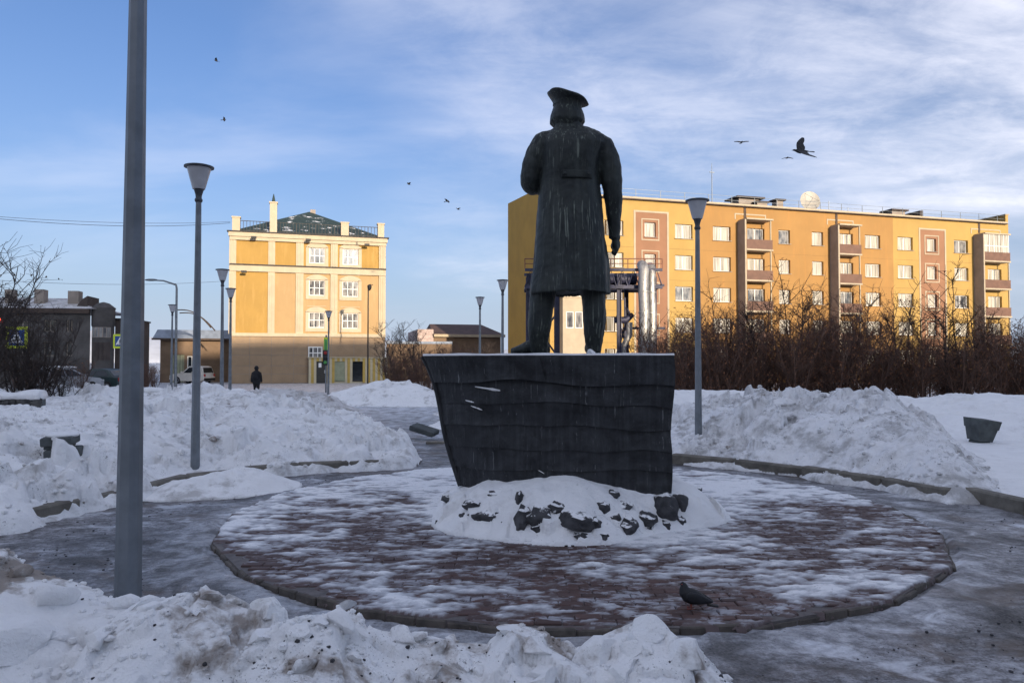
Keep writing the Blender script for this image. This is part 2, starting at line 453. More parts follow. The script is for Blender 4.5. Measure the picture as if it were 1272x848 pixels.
# ------------------------------------------------------------------ mesh + object helpers
class MB:
    def __init__(s):
        s.v, s.f = [], []
    def add(s, vs_, fs):
        o = len(s.v)
        s.v += [tuple(p) for p in vs_]
        s.f += [tuple(i + o for i in f) for f in fs]
    def box(s, x0, x1, y0, y1, z0, z1, M=None):
        vs_ = [Vector((x, y, z)) for z in (z0, z1) for y in (y0, y1) for x in (x0, x1)]
        if M is not None: vs_ = [M @ p for p in vs_]
        s.add(vs_, [(0, 2, 3, 1), (4, 5, 7, 6), (0, 1, 5, 4), (2, 6, 7, 3), (0, 4, 6, 2), (1, 3, 7, 5)])
        return s
    def cbox(s, x0, x1, y0, y1, z0, z1, c=.02, M=None):
        """box with chamfered edges (24 verts)"""
        vs_, key = [], {}
        X, Y, Z = (x0, x1), (y0, y1), (z0, z1)
        for i in (0, 1):
            for j in (0, 1):
                for k in (0, 1):
                    for a in range(3):
                        p = [X[i] + (c if i == 0 else -c), Y[j] + (c if j == 0 else -c), Z[k] + (c if k == 0 else -c)]
                        p[a] = (X[i], Y[j], Z[k])[a]
                        key[(i, j, k, a)] = len(vs_)
                        vs_.append(Vector(p))
        fs = []
        for i in (0, 1):
            q = [key[(i, 0, 0, 0)], key[(i, 1, 0, 0)], key[(i, 1, 1, 0)], key[(i, 0, 1, 0)]]
            fs.append(q if i else q[::-1])
            q = [key[(0, i, 0, 1)], key[(1, i, 0, 1)], key[(1, i, 1, 1)], key[(0, i, 1, 1)]]
            fs.append(q[::-1] if i else q)
            q = [key[(0, 0, i, 2)], key[(1, 0, i, 2)], key[(1, 1, i, 2)], key[(0, 1, i, 2)]]
            fs.append(q if i else q[::-1])
        for j in (0, 1):
            for k in (0, 1):
                fs.append([key[(0, j, k, 1)], key[(1, j, k, 1)], key[(1, j, k, 2)], key[(0, j, k, 2)]])
                fs.append([key[(j, 0, k, 0)], key[(j, 1, k, 0)], key[(j, 1, k, 2)], key[(j, 0, k, 2)]])
                fs.append([key[(j, k, 0, 0)], key[(j, k, 1, 0)], key[(j, k, 1, 1)], key[(j, k, 0, 1)]])
        for i in (0, 1):
            for j in (0, 1):
                for k in (0, 1):
                    fs.append([key[(i, j, k, a)] for a in range(3)])
        if M is not None: vs_ = [M @ p for p in vs_]
        s.add(vs_, fs)
        return s
    def tube(s, pts, radii, n=8, cap=True, flat=None):
        pts = [Vector(p) for p in pts]
        if isinstance(radii, (int, float)): radii = [radii] * len(pts)
        o = len(s.v)
        prev = None
        for i, p in enumerate(pts):
            d = (pts[min(i + 1, len(pts) - 1)] - pts[max(i - 1, 0)]).normalized()
            if prev is None:
                a = Vector((1, 0, 0)) if abs(d.x) < .8 else Vector((0, 1, 0))
            else:
                a = prev
            a = (a - d * a.dot(d)).normalized()
            prev = a
            bb = d.cross(a)
            r = radii[i]
            ra, rb = (r, r) if not isinstance(r, tuple) else r
            for k in range(n):
                t = 2 * math.pi * k / n
                s.v.append(tuple(p + a * (math.cos(t) * ra) + bb * (math.sin(t) * rb)))
        for i in range(len(pts) - 1):
            for k in range(n):
                k2 = (k + 1) % n
                s.f.append((o + i * n + k, o + i * n + k2, o + (i + 1) * n + k2, o + (i + 1) * n + k))
        if cap:
            s.f.append(tuple(o + k for k in range(n))[::-1])
            s.f.append(tuple(o + (len(pts) - 1) * n + k for k in range(n)))
        return s
    def lathe(s, prof, n=16, M=None, c=(0, 0, 0), cap=True):
        o = len(s.v)
        for r, z in prof:
            for k in range(n):
                t = 2 * math.pi * k / n
                p = Vector((c[0] + r * math.cos(t), c[1] + r * math.sin(t), c[2] + z))
                s.v.append(tuple(M @ p if M is not None else p))
        for i in range(len(prof) - 1):
            for k in range(n):
                k2 = (k + 1) % n
                s.f.append((o + i * n + k, o + i * n + k2, o + (i + 1) * n + k2, o + (i + 1) * n + k))
        if cap:
            s.f.append(tuple(o + k for k in range(n))[::-1])
            s.f.append(tuple(o + (len(prof) - 1) * n + k for k in range(n)))
        return s
    def rings(s, rings, cap=True):
        o = len(s.v); n = len(rings[0])
        for r in rings: s.v += [tuple(p) for p in r]
        for i in range(len(rings) - 1):
            for k in range(n):
                k2 = (k + 1) % n
                s.f.append((o + i * n + k, o + i * n + k2, o + (i + 1) * n + k2, o + (i + 1) * n + k))
        if cap:
            s.f.append(tuple(o + k for k in range(n))[::-1])
            s.f.append(tuple(o + (len(rings) - 1) * n + k for k in range(n)))
        return s
    def prism(s, poly, z0, z1, M=None):
        """poly: list of (x,y); extruded z0..z1"""
        n = len(poly)
        vs_ = [Vector((x, y, z)) for z in (z0, z1) for x, y in poly]
        if M is not None: vs_ = [M @ p for p in vs_]
        s.add(vs_, [tuple(range(n))[::-1], tuple(range(n, 2 * n))] + [(i, (i + 1) % n, n + (i + 1) % n, n + i) for i in range(n)])
        return s
    def ball(s, c, r, n=12, m=8, M=None):
        r3 = r if isinstance(r, tuple) else (r, r, r)
        rg = []
        for i in range(1, m):
            ph = math.pi * i / m
            ring = []
            for k in range(n):
                t = 2 * math.pi * k / n
                p = Vector((r3[0] * math.sin(ph) * math.cos(t), r3[1] * math.sin(ph) * math.sin(t), -r3[2] * math.cos(ph)))
                if M is not None: p = M @ p
                ring.append(p + Vector(c))
            rg.append(ring)
        return s.rings(rg)
    def mesh(s, name, smooth=None):
        me = bpy.data.meshes.new(name)
        me.from_pydata(s.v, [], s.f)
        me.validate()
        if smooth is not None:
            me.shade_smooth()
            if smooth < 179: me.set_sharp_from_angle(angle=R(smooth))
        return me
    def build(s, name, mat, parent=None, smooth=None, loc=None):
        return link(s.mesh(name, smooth), name, mat, parent, loc)
def fixn(me):
    bm = bmesh.new(); bm.from_mesh(me)
    bmesh.ops.recalc_face_normals(bm, faces=bm.faces)
    bm.to_mesh(me); bm.free()
def link(me, name, mat=None, parent=None, loc=None):
    o = bpy.data.objects.new(name, me)
    if mat and not me.materials: me.materials.append(MATS[mat])
    COL.objects.link(o)
    if parent is not None: o.parent = parent
    if loc is not None: o.location = loc
    return o
def empty(name, loc=(0, 0, 0), rz=0.0):
    o = bpy.data.objects.new(name, None)
    o.empty_display_size = .2
    COL.objects.link(o)
    o.location = loc; o.rotation_euler = (0, 0, rz)
    return o
def tag(o, label=None, cat=None, group=None, kind=None):
    if label: o['label'] = label
    if cat: o['category'] = cat
    if group: o['group'] = group
    if kind: o['kind'] = kind
    return o
def copy_tree(o, parent=None):
    c = o.copy(); COL.objects.link(c)
    if parent is not None: c.parent = parent
    for ch in o.children: copy_tree(ch, c)
    return c
def wall_open(mb, u0, u1, z0, z1, holes, yf, depth):
    """front face at y=yf with rectangular holes (u0,u1,z0,z1) and reveals of the given depth"""
    us = sorted({u0, u1} | {h for q in holes for h in q[:2]})
    zs = sorted({z0, z1} | {h for q in holes for h in q[2:]})
    us = [u for u in us if u0 <= u <= u1]; zs = [z for z in zs if z0 <= z <= z1]
    for a, b_ in zip(us, us[1:]):
        for c, d in zip(zs, zs[1:]):
            mu, mz = (a + b_) / 2, (c + d) / 2
            if any(q[0] < mu < q[1] and q[2] < mz < q[3] for q in holes): continue
            mb.add([(a, yf, c), (b_, yf, c), (b_, yf, d), (a, yf, d)], [(0, 1, 2, 3)])
    for a, b_, c, d in holes:
        y2 = yf + depth
        mb.add([(a, yf, c), (b_, yf, c), (b_, yf, d), (a, yf, d), (a, y2, c), (b_, y2, c), (b_, y2, d), (a, y2, d)],
               [(0, 4, 5, 1), (1, 5, 6, 2), (2, 6, 7, 3), (3, 7, 4, 0)])

# ------------------------------------------------------------------ ground
def gz(y):
    return -.3 * sstep(20.0, 60.0, np.asarray(y, float))
def gzf(y):
    return float(gz(y))
PR_ = 3.48
PCX, PCY = .60, 7.78          # centre of the round paving
CX, CY = 0.5, 7.5                      # centre of the round plaza
def axis(lo, hi, step, outer_lo, outer_hi, g=1.18):
    a = list(np.arange(lo, hi, step)); st = step; p = a[-1]
    while p < outer_hi:
        st *= g; p += st; a.append(p)
    st = step; p = lo; pre = []
    while p > outer_lo:
        st *= g; p -= st; pre.append(p)
    return np.array(pre[::-1] + a)
def grid_mesh(name, xs, ys, Z, keep=None):
    nx, ny = len(xs), len(ys)
    X, Y = np.meshgrid(xs, ys)
    V = np.stack([X.ravel(), Y.ravel(), Z.ravel()], 1)
    idx = np.arange(nx * ny).reshape(ny, nx)
    Fq = np.stack([idx[:-1, :-1], idx[:-1, 1:], idx[1:, 1:], idx[1:, :-1]], -1).reshape(-1, 4)
    if keep is not None:
        k = keep.reshape(ny, nx)
        kk = (k[:-1, :-1] | k[:-1, 1:] | k[1:, 1:] | k[1:, :-1]).ravel()
        Fq = Fq[kk]
        used = np.zeros(nx * ny, bool); used[Fq.ravel()] = True
        remap = np.cumsum(used) - 1
        V = V[used]; Fq = remap[Fq]
    me = bpy.data.meshes.new(name)
    me.vertices.add(len(V)); me.vertices.foreach_set('co', V.ravel().astype(np.float32))
    me.loops.add(Fq.size); me.loops.foreach_set('vertex_index', Fq.ravel().astype(np.int32))
    me.polygons.add(len(Fq)); me.polygons.foreach_set('loop_start', np.arange(0, Fq.size, 4, dtype=np.int32))
    me.update(calc_edges=True); me.validate()
    me.shade_smooth()
    return me
xs = axis(-7.5, 8.0, .055, -4000, 4000); ys = axis(1.2, 14.0, .055, -4000, 6000)
X, Y = np.meshgrid(xs, ys)
near = np.exp(-(np.maximum(np.hypot(X - CX, Y - CY) - 5.5, 0) / 6.0) ** 2)
rp = np.hypot(X - PCX, Y - PCY)
Zg = gz(Y) + np.where(rp > PR_, .028 * np.exp(-((rp - PR_) / .3) ** 2) * (1 + 1.4 * fbm(X * 2.2, Y * 2.2, 15, 3)), 0) + near * (.035 * fbm(X * .9, Y * 1.6, 3, 4) + .018 * fbm(X * 5, Y * 9, 9, 3))
ground = link(grid_mesh('ground', xs, ys, Zg), 'ground', 'trodden_ice')
tag(ground, 'trodden grey ice and packed snow over asphalt', kind='structure')

# far hills
def hills():
    mb = MB()
    n = 120
    ringA, ringB, ringC = [], [], []
    for i in range(n):
        t = i / (n - 1); a = R(-62 + 124 * t)
        h = 60 + 75 * (mnoise.fractal((t * 9, 1.2, 0), 1, 2, 5) + .4)
        r = 3000
        ringA.append((math.sin(a) * r, math.cos(a) * r, -3)); ringB.append((math.sin(a) * (r + 500), math.cos(a) * (r + 500), max(18, h)))
        ringC.append((math.sin(a) * (r + 1400), math.cos(a) * (r + 1400), -3))
    v = ringA + ringB + ringC
    f = [(i, i + 1, n + i + 1, n + i) for i in range(n - 1)] + [(n + i, n + i + 1, 2 * n + i + 1, 2 * n + i) for i in range(n - 1)]
    mb.add(v, f)
    o = mb.build('hills', 'hill_snow', smooth=180)
    tag(o, 'low snow covered hills on the horizon', kind='structure')
hills()

# ------------------------------------------------------------------ round plaza: base, edge stones, pavers
PR, PZ = 3.48, .058
NS = 18
ANG0 = R(-97)
def plaza_r(a):
    """radius of the 18-sided outline in direction a"""
    w = 2 * math.pi / NS
    k = ((a - ANG0) % w) - w / 2
    return PR * math.cos(w / 2) / math.cos(k)
plaza = empty('round_plaza', (PCX, PCY, 0))
tag(plaza, 'low round red paved plaza under the monument', kind='structure')
mb = MB()
poly = [((PR - .025) * math.cos(ANG0 + 2 * math.pi * k / NS), (PR - .025) * math.sin(ANG0 + 2 * math.pi * k / NS)) for k in range(NS)]
mb.prism(poly, -.2, PZ - .012)
mb.build('base_slab', 'grey_paver', plaza)
for k in range(NS):
    a0, a1 = ANG0 + 2 * math.pi * k / NS, ANG0 + 2 * math.pi * (k + 1) / NS
    p0, p1 = Vector((PR * math.cos(a0), PR * math.sin(a0), 0)), Vector((PR * math.cos(a1), PR * math.sin(a1), 0))
    for j in range(6):
        q0, q1 = p0.lerp(p1, j / 6), p0.lerp(p1, (j + 1) / 6)
        L = (q1 - q0).length; ax = (q1 - q0).normalized(); nrm = Vector((ax.y, -ax.x, 0))
        mid = (q0 + q1) / 2
        M = Matrix.Translation(mid + nrm * rng.uniform(-.02, .006)) @ Matrix(((ax.x, -nrm.x, 0, 0), (ax.y, -nrm.y, 0, 0), (0, 0, 1, 0), (0, 0, 0, 1))) @ Matrix.Rotation(rng.uniform(-.05, .05), 4, 'Z')
        e = MB().cbox(-L / 2 + .004, L / 2 - .004, -.0, .035, -.1, PZ - .004 + rng.uniform(-.022, .004), .008, M)
        me = e.mesh('edge_stone'); fixn(me)
        link(me, 'edge_stone', 'edge_stone', plaza)
pl, pw, pj = .158, .078, .005
spots = []
ry = -PR; row = 0
while ry < PR:
    xx = -PR - (row % 2) * (pl + pj) / 2
    while xx < PR + pl:
        px_, py_ = xx, ry
        ok = all(math.hypot(px_ + sx * pl / 2, py_ + sy * pw / 2) < plaza_r(math.atan2(py_ + sy * pw / 2, px_ + sx * pl / 2)) - .03 for sx in (-1, 1) for sy in (-1, 1))
        inmound = ((px_ + .1) / 1.3) ** 2 + ((py_ + .28) / 1.0) ** 2 < 1
        if ok and not inmound: spots.append((px_, py_))
        xx += pl + pj
    ry += pw + pj; row += 1
spots.sort(key=lambda p: math.hypot(p[0] + PCX, p[1] + PCY))
pmesh = MB().cbox(-pl / 2, pl / 2, -pw / 2, pw / 2, -.06, 0, .006).mesh('paver'); fixn(pmesh); pmesh.materials.append(MATS['red_paver'])
rest = MB()
for i, (px_, py_) in enumerate(spots):
    dz = rng.uniform(-.004, .004)
    if i < 300:
        o = link(pmesh, 'paver', None, plaza, (px_, py_, PZ + dz))
        o.rotation_euler = (rng.uniform(-.012, .012), rng.uniform(-.01, .01), rng.uniform(-.02, .02))
    else:
        rest.cbox(-pl / 2, pl / 2, -pw / 2, pw / 2, -.06, 0, .006, Matrix.Translation((px_, py_, PZ + dz)))
me = rest.mesh('paver_field'); fixn(me)
o = link(me, 'paver_field', 'red_paver', plaza); tag(o, kind='stuff')
# thin snow lying on the plaza: a relief sheet that dips under the pavers where they are swept bare
xs = np.arange(-PR, PR, .016); ys = np.arange(-PR, PR, .016)
X, Y = np.meshgrid(xs, ys)
rr = np.hypot(X, Y); th = np.arctan2(Y, X)
w = 2 * math.pi / NS
rmax = PR * math.cos(w / 2) / np.cos(((th - ANG0) % w) - w / 2)
cover = .45 * fbm(X * .55 + 3, Y * .9, 21, 3) + .55 * fbm(X * 2.2, Y * 4.2, 31, 4, .6) + .75 * fbm(X * 6.5, Y * 12, 41, 4, .62)
bias = .075 + .20 * sstep(-.4, 1.4, Y) - .10 * sstep(-.2, -1.6, Y) + .26 * np.exp(-(np.hypot(X - .9, (Y + 1.4) * 1.3) / .75) ** 2)
bias += .32 * sstep(1.75, 1.0, np.hypot(X / 1.15, Y)) - .16 * np.exp(-(np.hypot(X - 2.1, Y + .9) / .6) ** 2)
lev = cover + bias
lev = lev - .5 * sstep(.03, .0, rmax - rr + .08 * fbm(X * 5, Y * 5, 61, 2))
Zs = PZ + np.where(lev > 0, np.minimum(lev * .055, .02), np.maximum(lev * .12, -.05)) + .004 * fbm(X * 14, Y * 18, 51, 3)
Zs = np.where(rr < rmax - .01, Zs, PZ - .05)
keep = (Zs > PZ - .008) & (rr < rmax - .012)
me = grid_mesh('plaza_snow', xs, ys, Zs, keep)
kf = keep.copy(); kc = keep[:-1, :-1] | keep[:-1, 1:] | keep[1:, 1:] | keep[1:, :-1]
used_v = np.zeros(keep.shape, bool); used_v[:-1, :-1] |= kc; used_v[:-1, 1:] |= kc; used_v[1:, 1:] |= kc; used_v[1:, :-1] |= kc
at_ = me.attributes.new('thick', 'FLOAT', 'POINT'); at_.data.foreach_set('value', np.clip(lev / .34, -.3, 1.2)[used_v].astype(np.float32))
o = link(me, 'plaza_snow', 'plaza_snow', None, (PCX, PCY, 0))
tag(o, 'thin patchy trodden snow over the red paving', 'snow', kind='stuff')

# ------------------------------------------------------------------ snow heaps (height fields on the ground)
def segdist(X, Y, a, b_):
    ax, ay = a[0], a[1]; dx, dy = b_[0] - ax, b_[1] - ay
    L2 = dx * dx + dy * dy
    t = np.clip(((X - ax) * dx + (Y - ay) * dy) / L2, 0, 1)
    return np.hypot(X - ax - t * dx, Y - ay - t * dy), t
def ridge(X, Y, pts, wscale=2.2, wmin=.3):
    out = np.zeros_like(X)
    for a, b_ in zip(pts, pts[1:]):
        d, t = segdist(X, Y, a, b_)
        h = a[2] + (b_[2] - a[2]) * t
        w_ = np.maximum(h * wscale, wmin)
        out = np.maximum(out, h * (1 - sstep(0, 1, d / w_)))
    return out
def polysd(X, Y, pts):
    """distance inside a polygon (negative outside)"""
    ins = np.zeros(X.shape, bool); dm = np.full(X.shape, 1e9)
    n = len(pts)
    for i in range(n):
        a, b_ = pts[i], pts[(i + 1) % n]
        d, t = segdist(X, Y, a, b_); dm = np.minimum(dm, d)
        c = ((a[1] > Y) != (b_[1] > Y)) & (X < (b_[0] - a[0]) * (Y - a[1]) / (b_[1] - a[1] + 1e-12) + a[0])
        ins ^= c
    return np.where(ins, dm, -dm)
def rough(X, Y, seed, big=.10, blk=.08, bs=2.6, fine=.02):
    v, e = blocks(X * bs + fbm(X * 2, Y * 2, seed + 5, 2) * .8, Y * bs + fbm(X * 2 + 9, Y * 2, seed + 6, 2) * .8, seed)
    v2, e2 = blocks(X * bs * 2.6, Y * bs * 2.6, seed + 20)
    m = sstep(-.12, .15, fbm(X * .9, Y * .9, seed + 30, 3))
    return big * 2 * fbm(X * .8, Y * .8, seed, 4) + m * (blk * v + blk * .42 * v2 - blk * .25 * sstep(.09, 0, e)) + blk * .16 * v2 + fine * 2 * fbm(X * 9, Y * 9, seed + 40, 4, .6)
HEAPS = {}
def heap(name, box, step, hfun, mat, label, group=None, seed=1, kind=None, cat='snow heap', over=None, **rk):
    x0, x1, y0, y1 = box
    xs = np.arange(x0, x1 + step, step); ys = np.arange(y0, y1 + step, step)
    X, Y = np.meshgrid(xs, ys)
    h = hfun(X, Y)
    h0 = h
    h = h + rough(X, Y, seed, **rk) * sstep(.0, .3, h)
    if over is not None: h = np.where(h > h0 + over, h0 + over + (h - h0 - over) * .45, h)
    g = gz(Y)
    Z = g + np.where(h > .012, h, -.06)
    o = link(grid_mesh(name, xs, ys, Z, h > .012), name, mat)
    tag(o, label, cat, group, kind)
    HEAPS.setdefault(name, []).append((xs, ys, Z))
    return xs, ys, Z
def height(hp, x, y):
    xs, ys, Z = hp
    i = int(round((x - xs[0]) / (xs[1] - xs[0]))); j = int(round((y - ys[0]) / (ys[1] - ys[0])))
    return float(Z[min(max(j, 0), len(ys) - 1), min(max(i, 0), len(xs) - 1)])

# foreground heap between the camera and the plaza
FR = [(-3.6, .95), (-2.6, .90), (-2.07, .83), (-1.97, .76), (-1.83, .73), (-1.65, .66), (-1.42, .63), (-1.22, .69), (-1.0, .63), (-.77, .65), (-.64, .65), (-.5, .56),
      (-.25, .50), (-.1, .48), (0, .55), (.18, .50), (.27, .45), (.53, .51), (.7, .48), (.86, .34), (.95, .22), (1.12, .0), (2, 0)]
def h_front(X, Y):
    top = np.interp(X, [p[0] for p in FR], [p[1] for p in FR])
    yr = 2.98 + .10 * np.sin(X * 2.1) + .10 * fbm(X * 1.5, X * 0 + 3, 77, 2)
    back = 1 - sstep(0, 1, np.maximum(Y - yr, 0) / (.30 + .45 * top))
    front = 1 - .72 * sstep(0.05, 1, np.maximum(yr - Y, 0) / 1.5) - .28 * sstep(1.2, 2.1, yr - Y)
    return top * np.where(Y > yr, back, front)
H_FRONT = heap('snow_heap', (-3.4, 1.4, .9, 4.1), .0125, h_front, 'snow_near', 'chunky dirty ploughed snow heap at the foot of the tall cut off lamp post', 'ploughed snow heaps', 5, over=-.005,
               big=.02, blk=.15, bs=3.0, fine=.022)
# left bank behind the kerb
KL = [(-8.2, 6.2), (-6.6, 6.75), (-4.9, 7.08), (-4.62, 7.9), (-4.3, 9.8), (-3.1, 10.75), (-1.75, 11.3)]
LP = KL + [(-1.7, 12.2), (-2.3, 14.5), (-3.6, 18.5), (-9, 23), (-24, 26), (-24, 6)]
def h_left(X, Y):
    s = polysd(X, Y, LP)
    s = s + .20 + .42 * fbm(X * 1.3, Y * 1.3, 301, 3) + .12 * fbm(X * 7, Y * 7, 302, 3)
    h = np.where(s > 0, .17 + .30 * sstep(0, 1.1, s) + .26 * sstep(.8, 3.2, s), 0)
    h += ridge(X, Y, [(-4.0, 13.8, .22), (-6.6, 15.2, .25), (-8.0, 18.0, .2)], 6) * (s > 0)
    h += ridge(X, Y, [(-5.6, 8.6, .16), (-7.5, 8.4, .25)], 5) * (s > 0)
    h -= .42 * np.exp(-(np.hypot(X + 4.45, Y - 10.35) / .75) ** 2) * (s > 0)
    return np.maximum(h, np.where(s > 0, .05, 0)) * sstep(0, .20, s)
H_LEFT = heap('snow_bank', (-17, -1.5, 6.0, 24), .042, h_left, 'snow_heap', 'wide uneven snow bank filling the bed behind the left kerb', 'snow banks', 12, cat='snow bank', big=.15, blk=.30, bs=1.7, fine=.035)
# right bank
RB = [(3.3, 14.9, .70), (4.3, 14.2, 1.0), (5.2, 13.4, 1.12), (5.95, 12.7, 1.04), (5.85, 11.5, .86), (5.55, 10.2, .62), (5.2, 9.0, .40)]
KR = [(1.85, 12.15), (2.55, 11.8), (3.35, 11.15), (4.1, 10.4), (4.70, 9.4), (5.0, 8.5)]
RPOLY = KR + [(5.6, 8.6), (7.5, 12), (7.5, 17), (1.6, 17)]
def h_right(X, Y):
    s = polysd(X, Y, RPOLY)
    s = s + .17 + .40 * fbm(X * 1.3, Y * 1.3, 311, 3) + .12 * fbm(X * 7, Y * 7, 312, 3)
    h = ridge(X, Y, RB, 1.95)
    h = np.maximum(h, np.where(s > 0, .17 + .08 * sstep(0, 1.2, s) + .52 * sstep(0, 1.7, s) * sstep(3.5, 4.7, X + .35 * (Y - 11)), 0))
    return np.where(s > 0, h, 0) * (.6 * sstep(0, .2, s) + .4 * sstep(0, .6, s))
H_RIGHT = heap('snow_bank', (1.5, 8.2, 8.2, 17), .032, h_right, 'snow_grey', 'tall grey streaked snow bank beside the lamp post facing the hedge', 'snow banks', 23, cat='snow bank', big=.13, blk=.26, bs=1.6, fine=.035)
H_HEDGE = heap('snow_bank', (7.2, 22, 11.5, 24), .06, lambda X, Y: ridge(X, Y, [(8.2, 19.5, .45), (9.6, 18.6, .72), (11.5, 17.2, .86), (13.2, 16.8, .80), (20, 18, .9)], 5.2), 'snow_clean',
               'smooth snow bank in front of the hedge with a grey planter', 'snow banks', 31, cat='snow bank', big=.09, blk=.07, bs=1.6)
heap('snow_bank', (2.2, 9.5, 15.5, 24), .07, lambda X, Y: ridge(X, Y, [(3.0, 18.6, .85), (5, 19.5, .9), (9, 20.5, .7)], 3), 'snow_clean',
     'pale snow bank under the hedge behind the streaked bank', 'snow banks', 37, cat='snow bank', big=.08, blk=.08, bs=1.6)
def h_flat(X, Y):
    s = polysd(X, Y, [(5.35, 8.75), (5.5, 7.75), (5.75, 6.9), (16, 5.5), (18, 17), (7.2, 17), (6.4, 12.5)])
    return np.where(s > 0, .06 + .05 * sstep(0, .6, s), 0)
heap('snow_field', (5.2, 18, 5.4, 17), .06, h_flat, 'snow_clean', 'flat untrodden snow beyond the right kerb', None, 41, 'structure', cat=None, big=.03, blk=.02)
heap('snow_heap', (-11.5, -4.8, 21, 29.5), .06, lambda X, Y: ridge(X, Y, [(-10, 24.5, .5), (-8.3, 25, .74), (-6.6, 24.8, .58), (-5.6, 23.8, .25)], 3.0), 'snow_dirty',
     'dirty grey snow heap in front of the walking person', 'ploughed snow heaps', 43, big=.09, blk=.14, bs=2.2)
heap('snow_heap', (-9, -1, 25, 35), .07, lambda X, Y: ridge(X, Y, [(-6.6, 30, .55), (-5.2, 30, .86), (-3.9, 29.2, .74), (-2.0, 28, .35)], 3.2), 'snow_heap',
     'pale snow heap before the yellow entrance of the ochre building', 'ploughed snow heaps', 47, big=.12, blk=.16, bs=2.0)
heap('snow_heap', (-3.4, 1.0, 17, 25), .06, lambda X, Y: ridge(X, Y, [(-1.0, 18.6, .45), (0.6, 20, .6), (-1.6, 23, .35)], 2.8), 'snow_heap',
     'snow heap on the walk behind the ship shaped pedestal', 'ploughed snow heaps', 53, big=.08, blk=.1, bs=2.2)
heap('snow_heap', (-18, -9.5, 26, 35), .08, lambda X, Y: ridge(X, Y, [(-17, 29, .5), (-13.5, 30, .62), (-11, 31, .5)], 3.4), 'snow_clean',
     'snow heap along the street near the white car', 'ploughed snow heaps', 59, big=.1, blk=.1, bs=2)
H_SMALL = heap('snow_heap', (-5.0, -2.6, 8.0, 10.8), .022, lambda X, Y: ridge(X, Y, [(-4.0, 9.1, .18), (-3.45, 9.5, .24), (-3.15, 9.75, .12)], 3.6), 'snow_heap',
               'small soft snow heap with grey grit at the kerb by the brown paving', 'ploughed snow heaps', 61, big=.04, blk=.05, bs=3, fine=.02)

# ------------------------------------------------------------------ kerbs
def kerb(name, pts, label, w_=.15, h0=.15):
    k = empty(name, (pts[0][0], pts[0][1], 0)); tag(k, label, kind='structure')
    for a, b_ in zip(pts, pts[1:]):
        a, b_ = Vector((*a, 0)), Vector((*b_, 0)); L = (b_ - a).length; n = max(1, round(L / .85)); ax = (b_ - a) / L
        nr = Vector((-ax.y, ax.x, 0))
        for i in range(n):
            c = a + ax * (L * (i + .5) / n) - k.location
            M = Matrix.Translation(c + nr * rng.uniform(-.02, .02)) @ Matrix.Rotation(math.atan2(ax.y, ax.x) + rng.uniform(-.025, .025), 4, 'Z') @ Matrix.Rotation(rng.uniform(-.015, .015), 4, 'Y')
            me = MB().cbox(-L / n / 2 + .006, L / n / 2 - .006, -w_ / 2, w_ / 2, -.2, h0 + rng.uniform(-.02, .015), .02, M).mesh('kerb_stone'); fixn(me)
            link(me, 'kerb_stone', 'kerb_concrete', k)
kerb('kerb', KL[1:], 'rough concrete kerb holding back the left snow bank')
kerb('kerb', KR, 'rough concrete kerb under the tall streaked snow bank')
kerb('kerb', [(5.27, 8.76), (5.42, 7.8), (5.66, 6.9)], 'low concrete kerb edging the flat snow', h0=.15)
kerb('kerb', [(-1.7, 14.6), (1.2, 14.9)], 'sunken kerb crossing the walk behind the pedestal', h0=.06)

# ------------------------------------------------------------------ chunks of broken snow
def lump(seed, sub=2, amp=.35, flat=1.0, facets=9, kmin=.5, kmax=.85):
    rs = random.Random(seed)
    bm = bmesh.new(); bmesh.ops.create_icosphere(bm, subdivisions=sub, radius=1)
    planes = []
    for _ in range(facets):
        d = Vector((rs.gauss(0, 1), rs.gauss(0, 1), rs.gauss(0, 1))).normalized(); planes.append((d, rs.uniform(kmin, kmax)))
    for v_ in bm.verts:
        p = v_.co.copy()
        for d, k in planes:
            e = p.dot(d)
            if e > k: p -= d * (e - k)
        p *= 1 + amp * .5 * mnoise.noise(p * 2.2 + Vector((seed, 0, 0)))
        p.z *= flat
        v_.co = p
    me = bpy.data.meshes.new('lump'); bm.to_mesh(me); bm.free()
    me.shade_smooth(); me.set_sharp_from_angle(angle=R(38))
    return me
chunkm = []
for i in range(8):
    me = lump(100 + i, 3, .18, .66, 11, .38, .72); me.materials.append(MATS['snow_near']); chunkm.append(me)
def chunk(x, y, z, s, label, group, mesh=None):
    o = link(mesh or rng.choice(chunkm), 'snow_chunk', None, None, (x, y, z))
    o.rotation_euler = (rng.uniform(-.5, .5), rng.uniform(-.5, .5), rng.uniform(0, 6.28))
    o.scale = (s * rng.uniform(.8, 1.3), s * rng.uniform(.8, 1.2), s * rng.uniform(.7, 1.1))
    tag(o, label, 'snow chunk', group)
LBL = 'broken white snow chunk lying on the chunky heap by the tall cut off lamp post'
for px_, py_, s in ((640, 782, .10), (690, 790, .085), (665, 800, .07), (255, 735, .075), (10, 790, .2), (585, 786, .055), (735, 812, .11), (800, 790, .10), (850, 815, .10), (230, 738, .05),
                    (290, 746, .05), (180, 748, .07), (330, 752, .06), (60, 740, .1), (20, 712, .09), (430, 750, .08), (475, 778, .06), (770, 830, .09), (350, 790, .07), (300, 775, .09), (120, 790, .08)):
    # march the survey ray onto the heap
    d = ray(px_, py_)
    t = 1.2
    while t < 4.5:
        p = d * t + Vector((0, 0, EYE))
        if p.z < height(H_FRONT, p.x, p.y): break
        t += .01
    chunk(p.x, p.y, p.z - s * .12, s, LBL, 'snow chunks on the near heap')
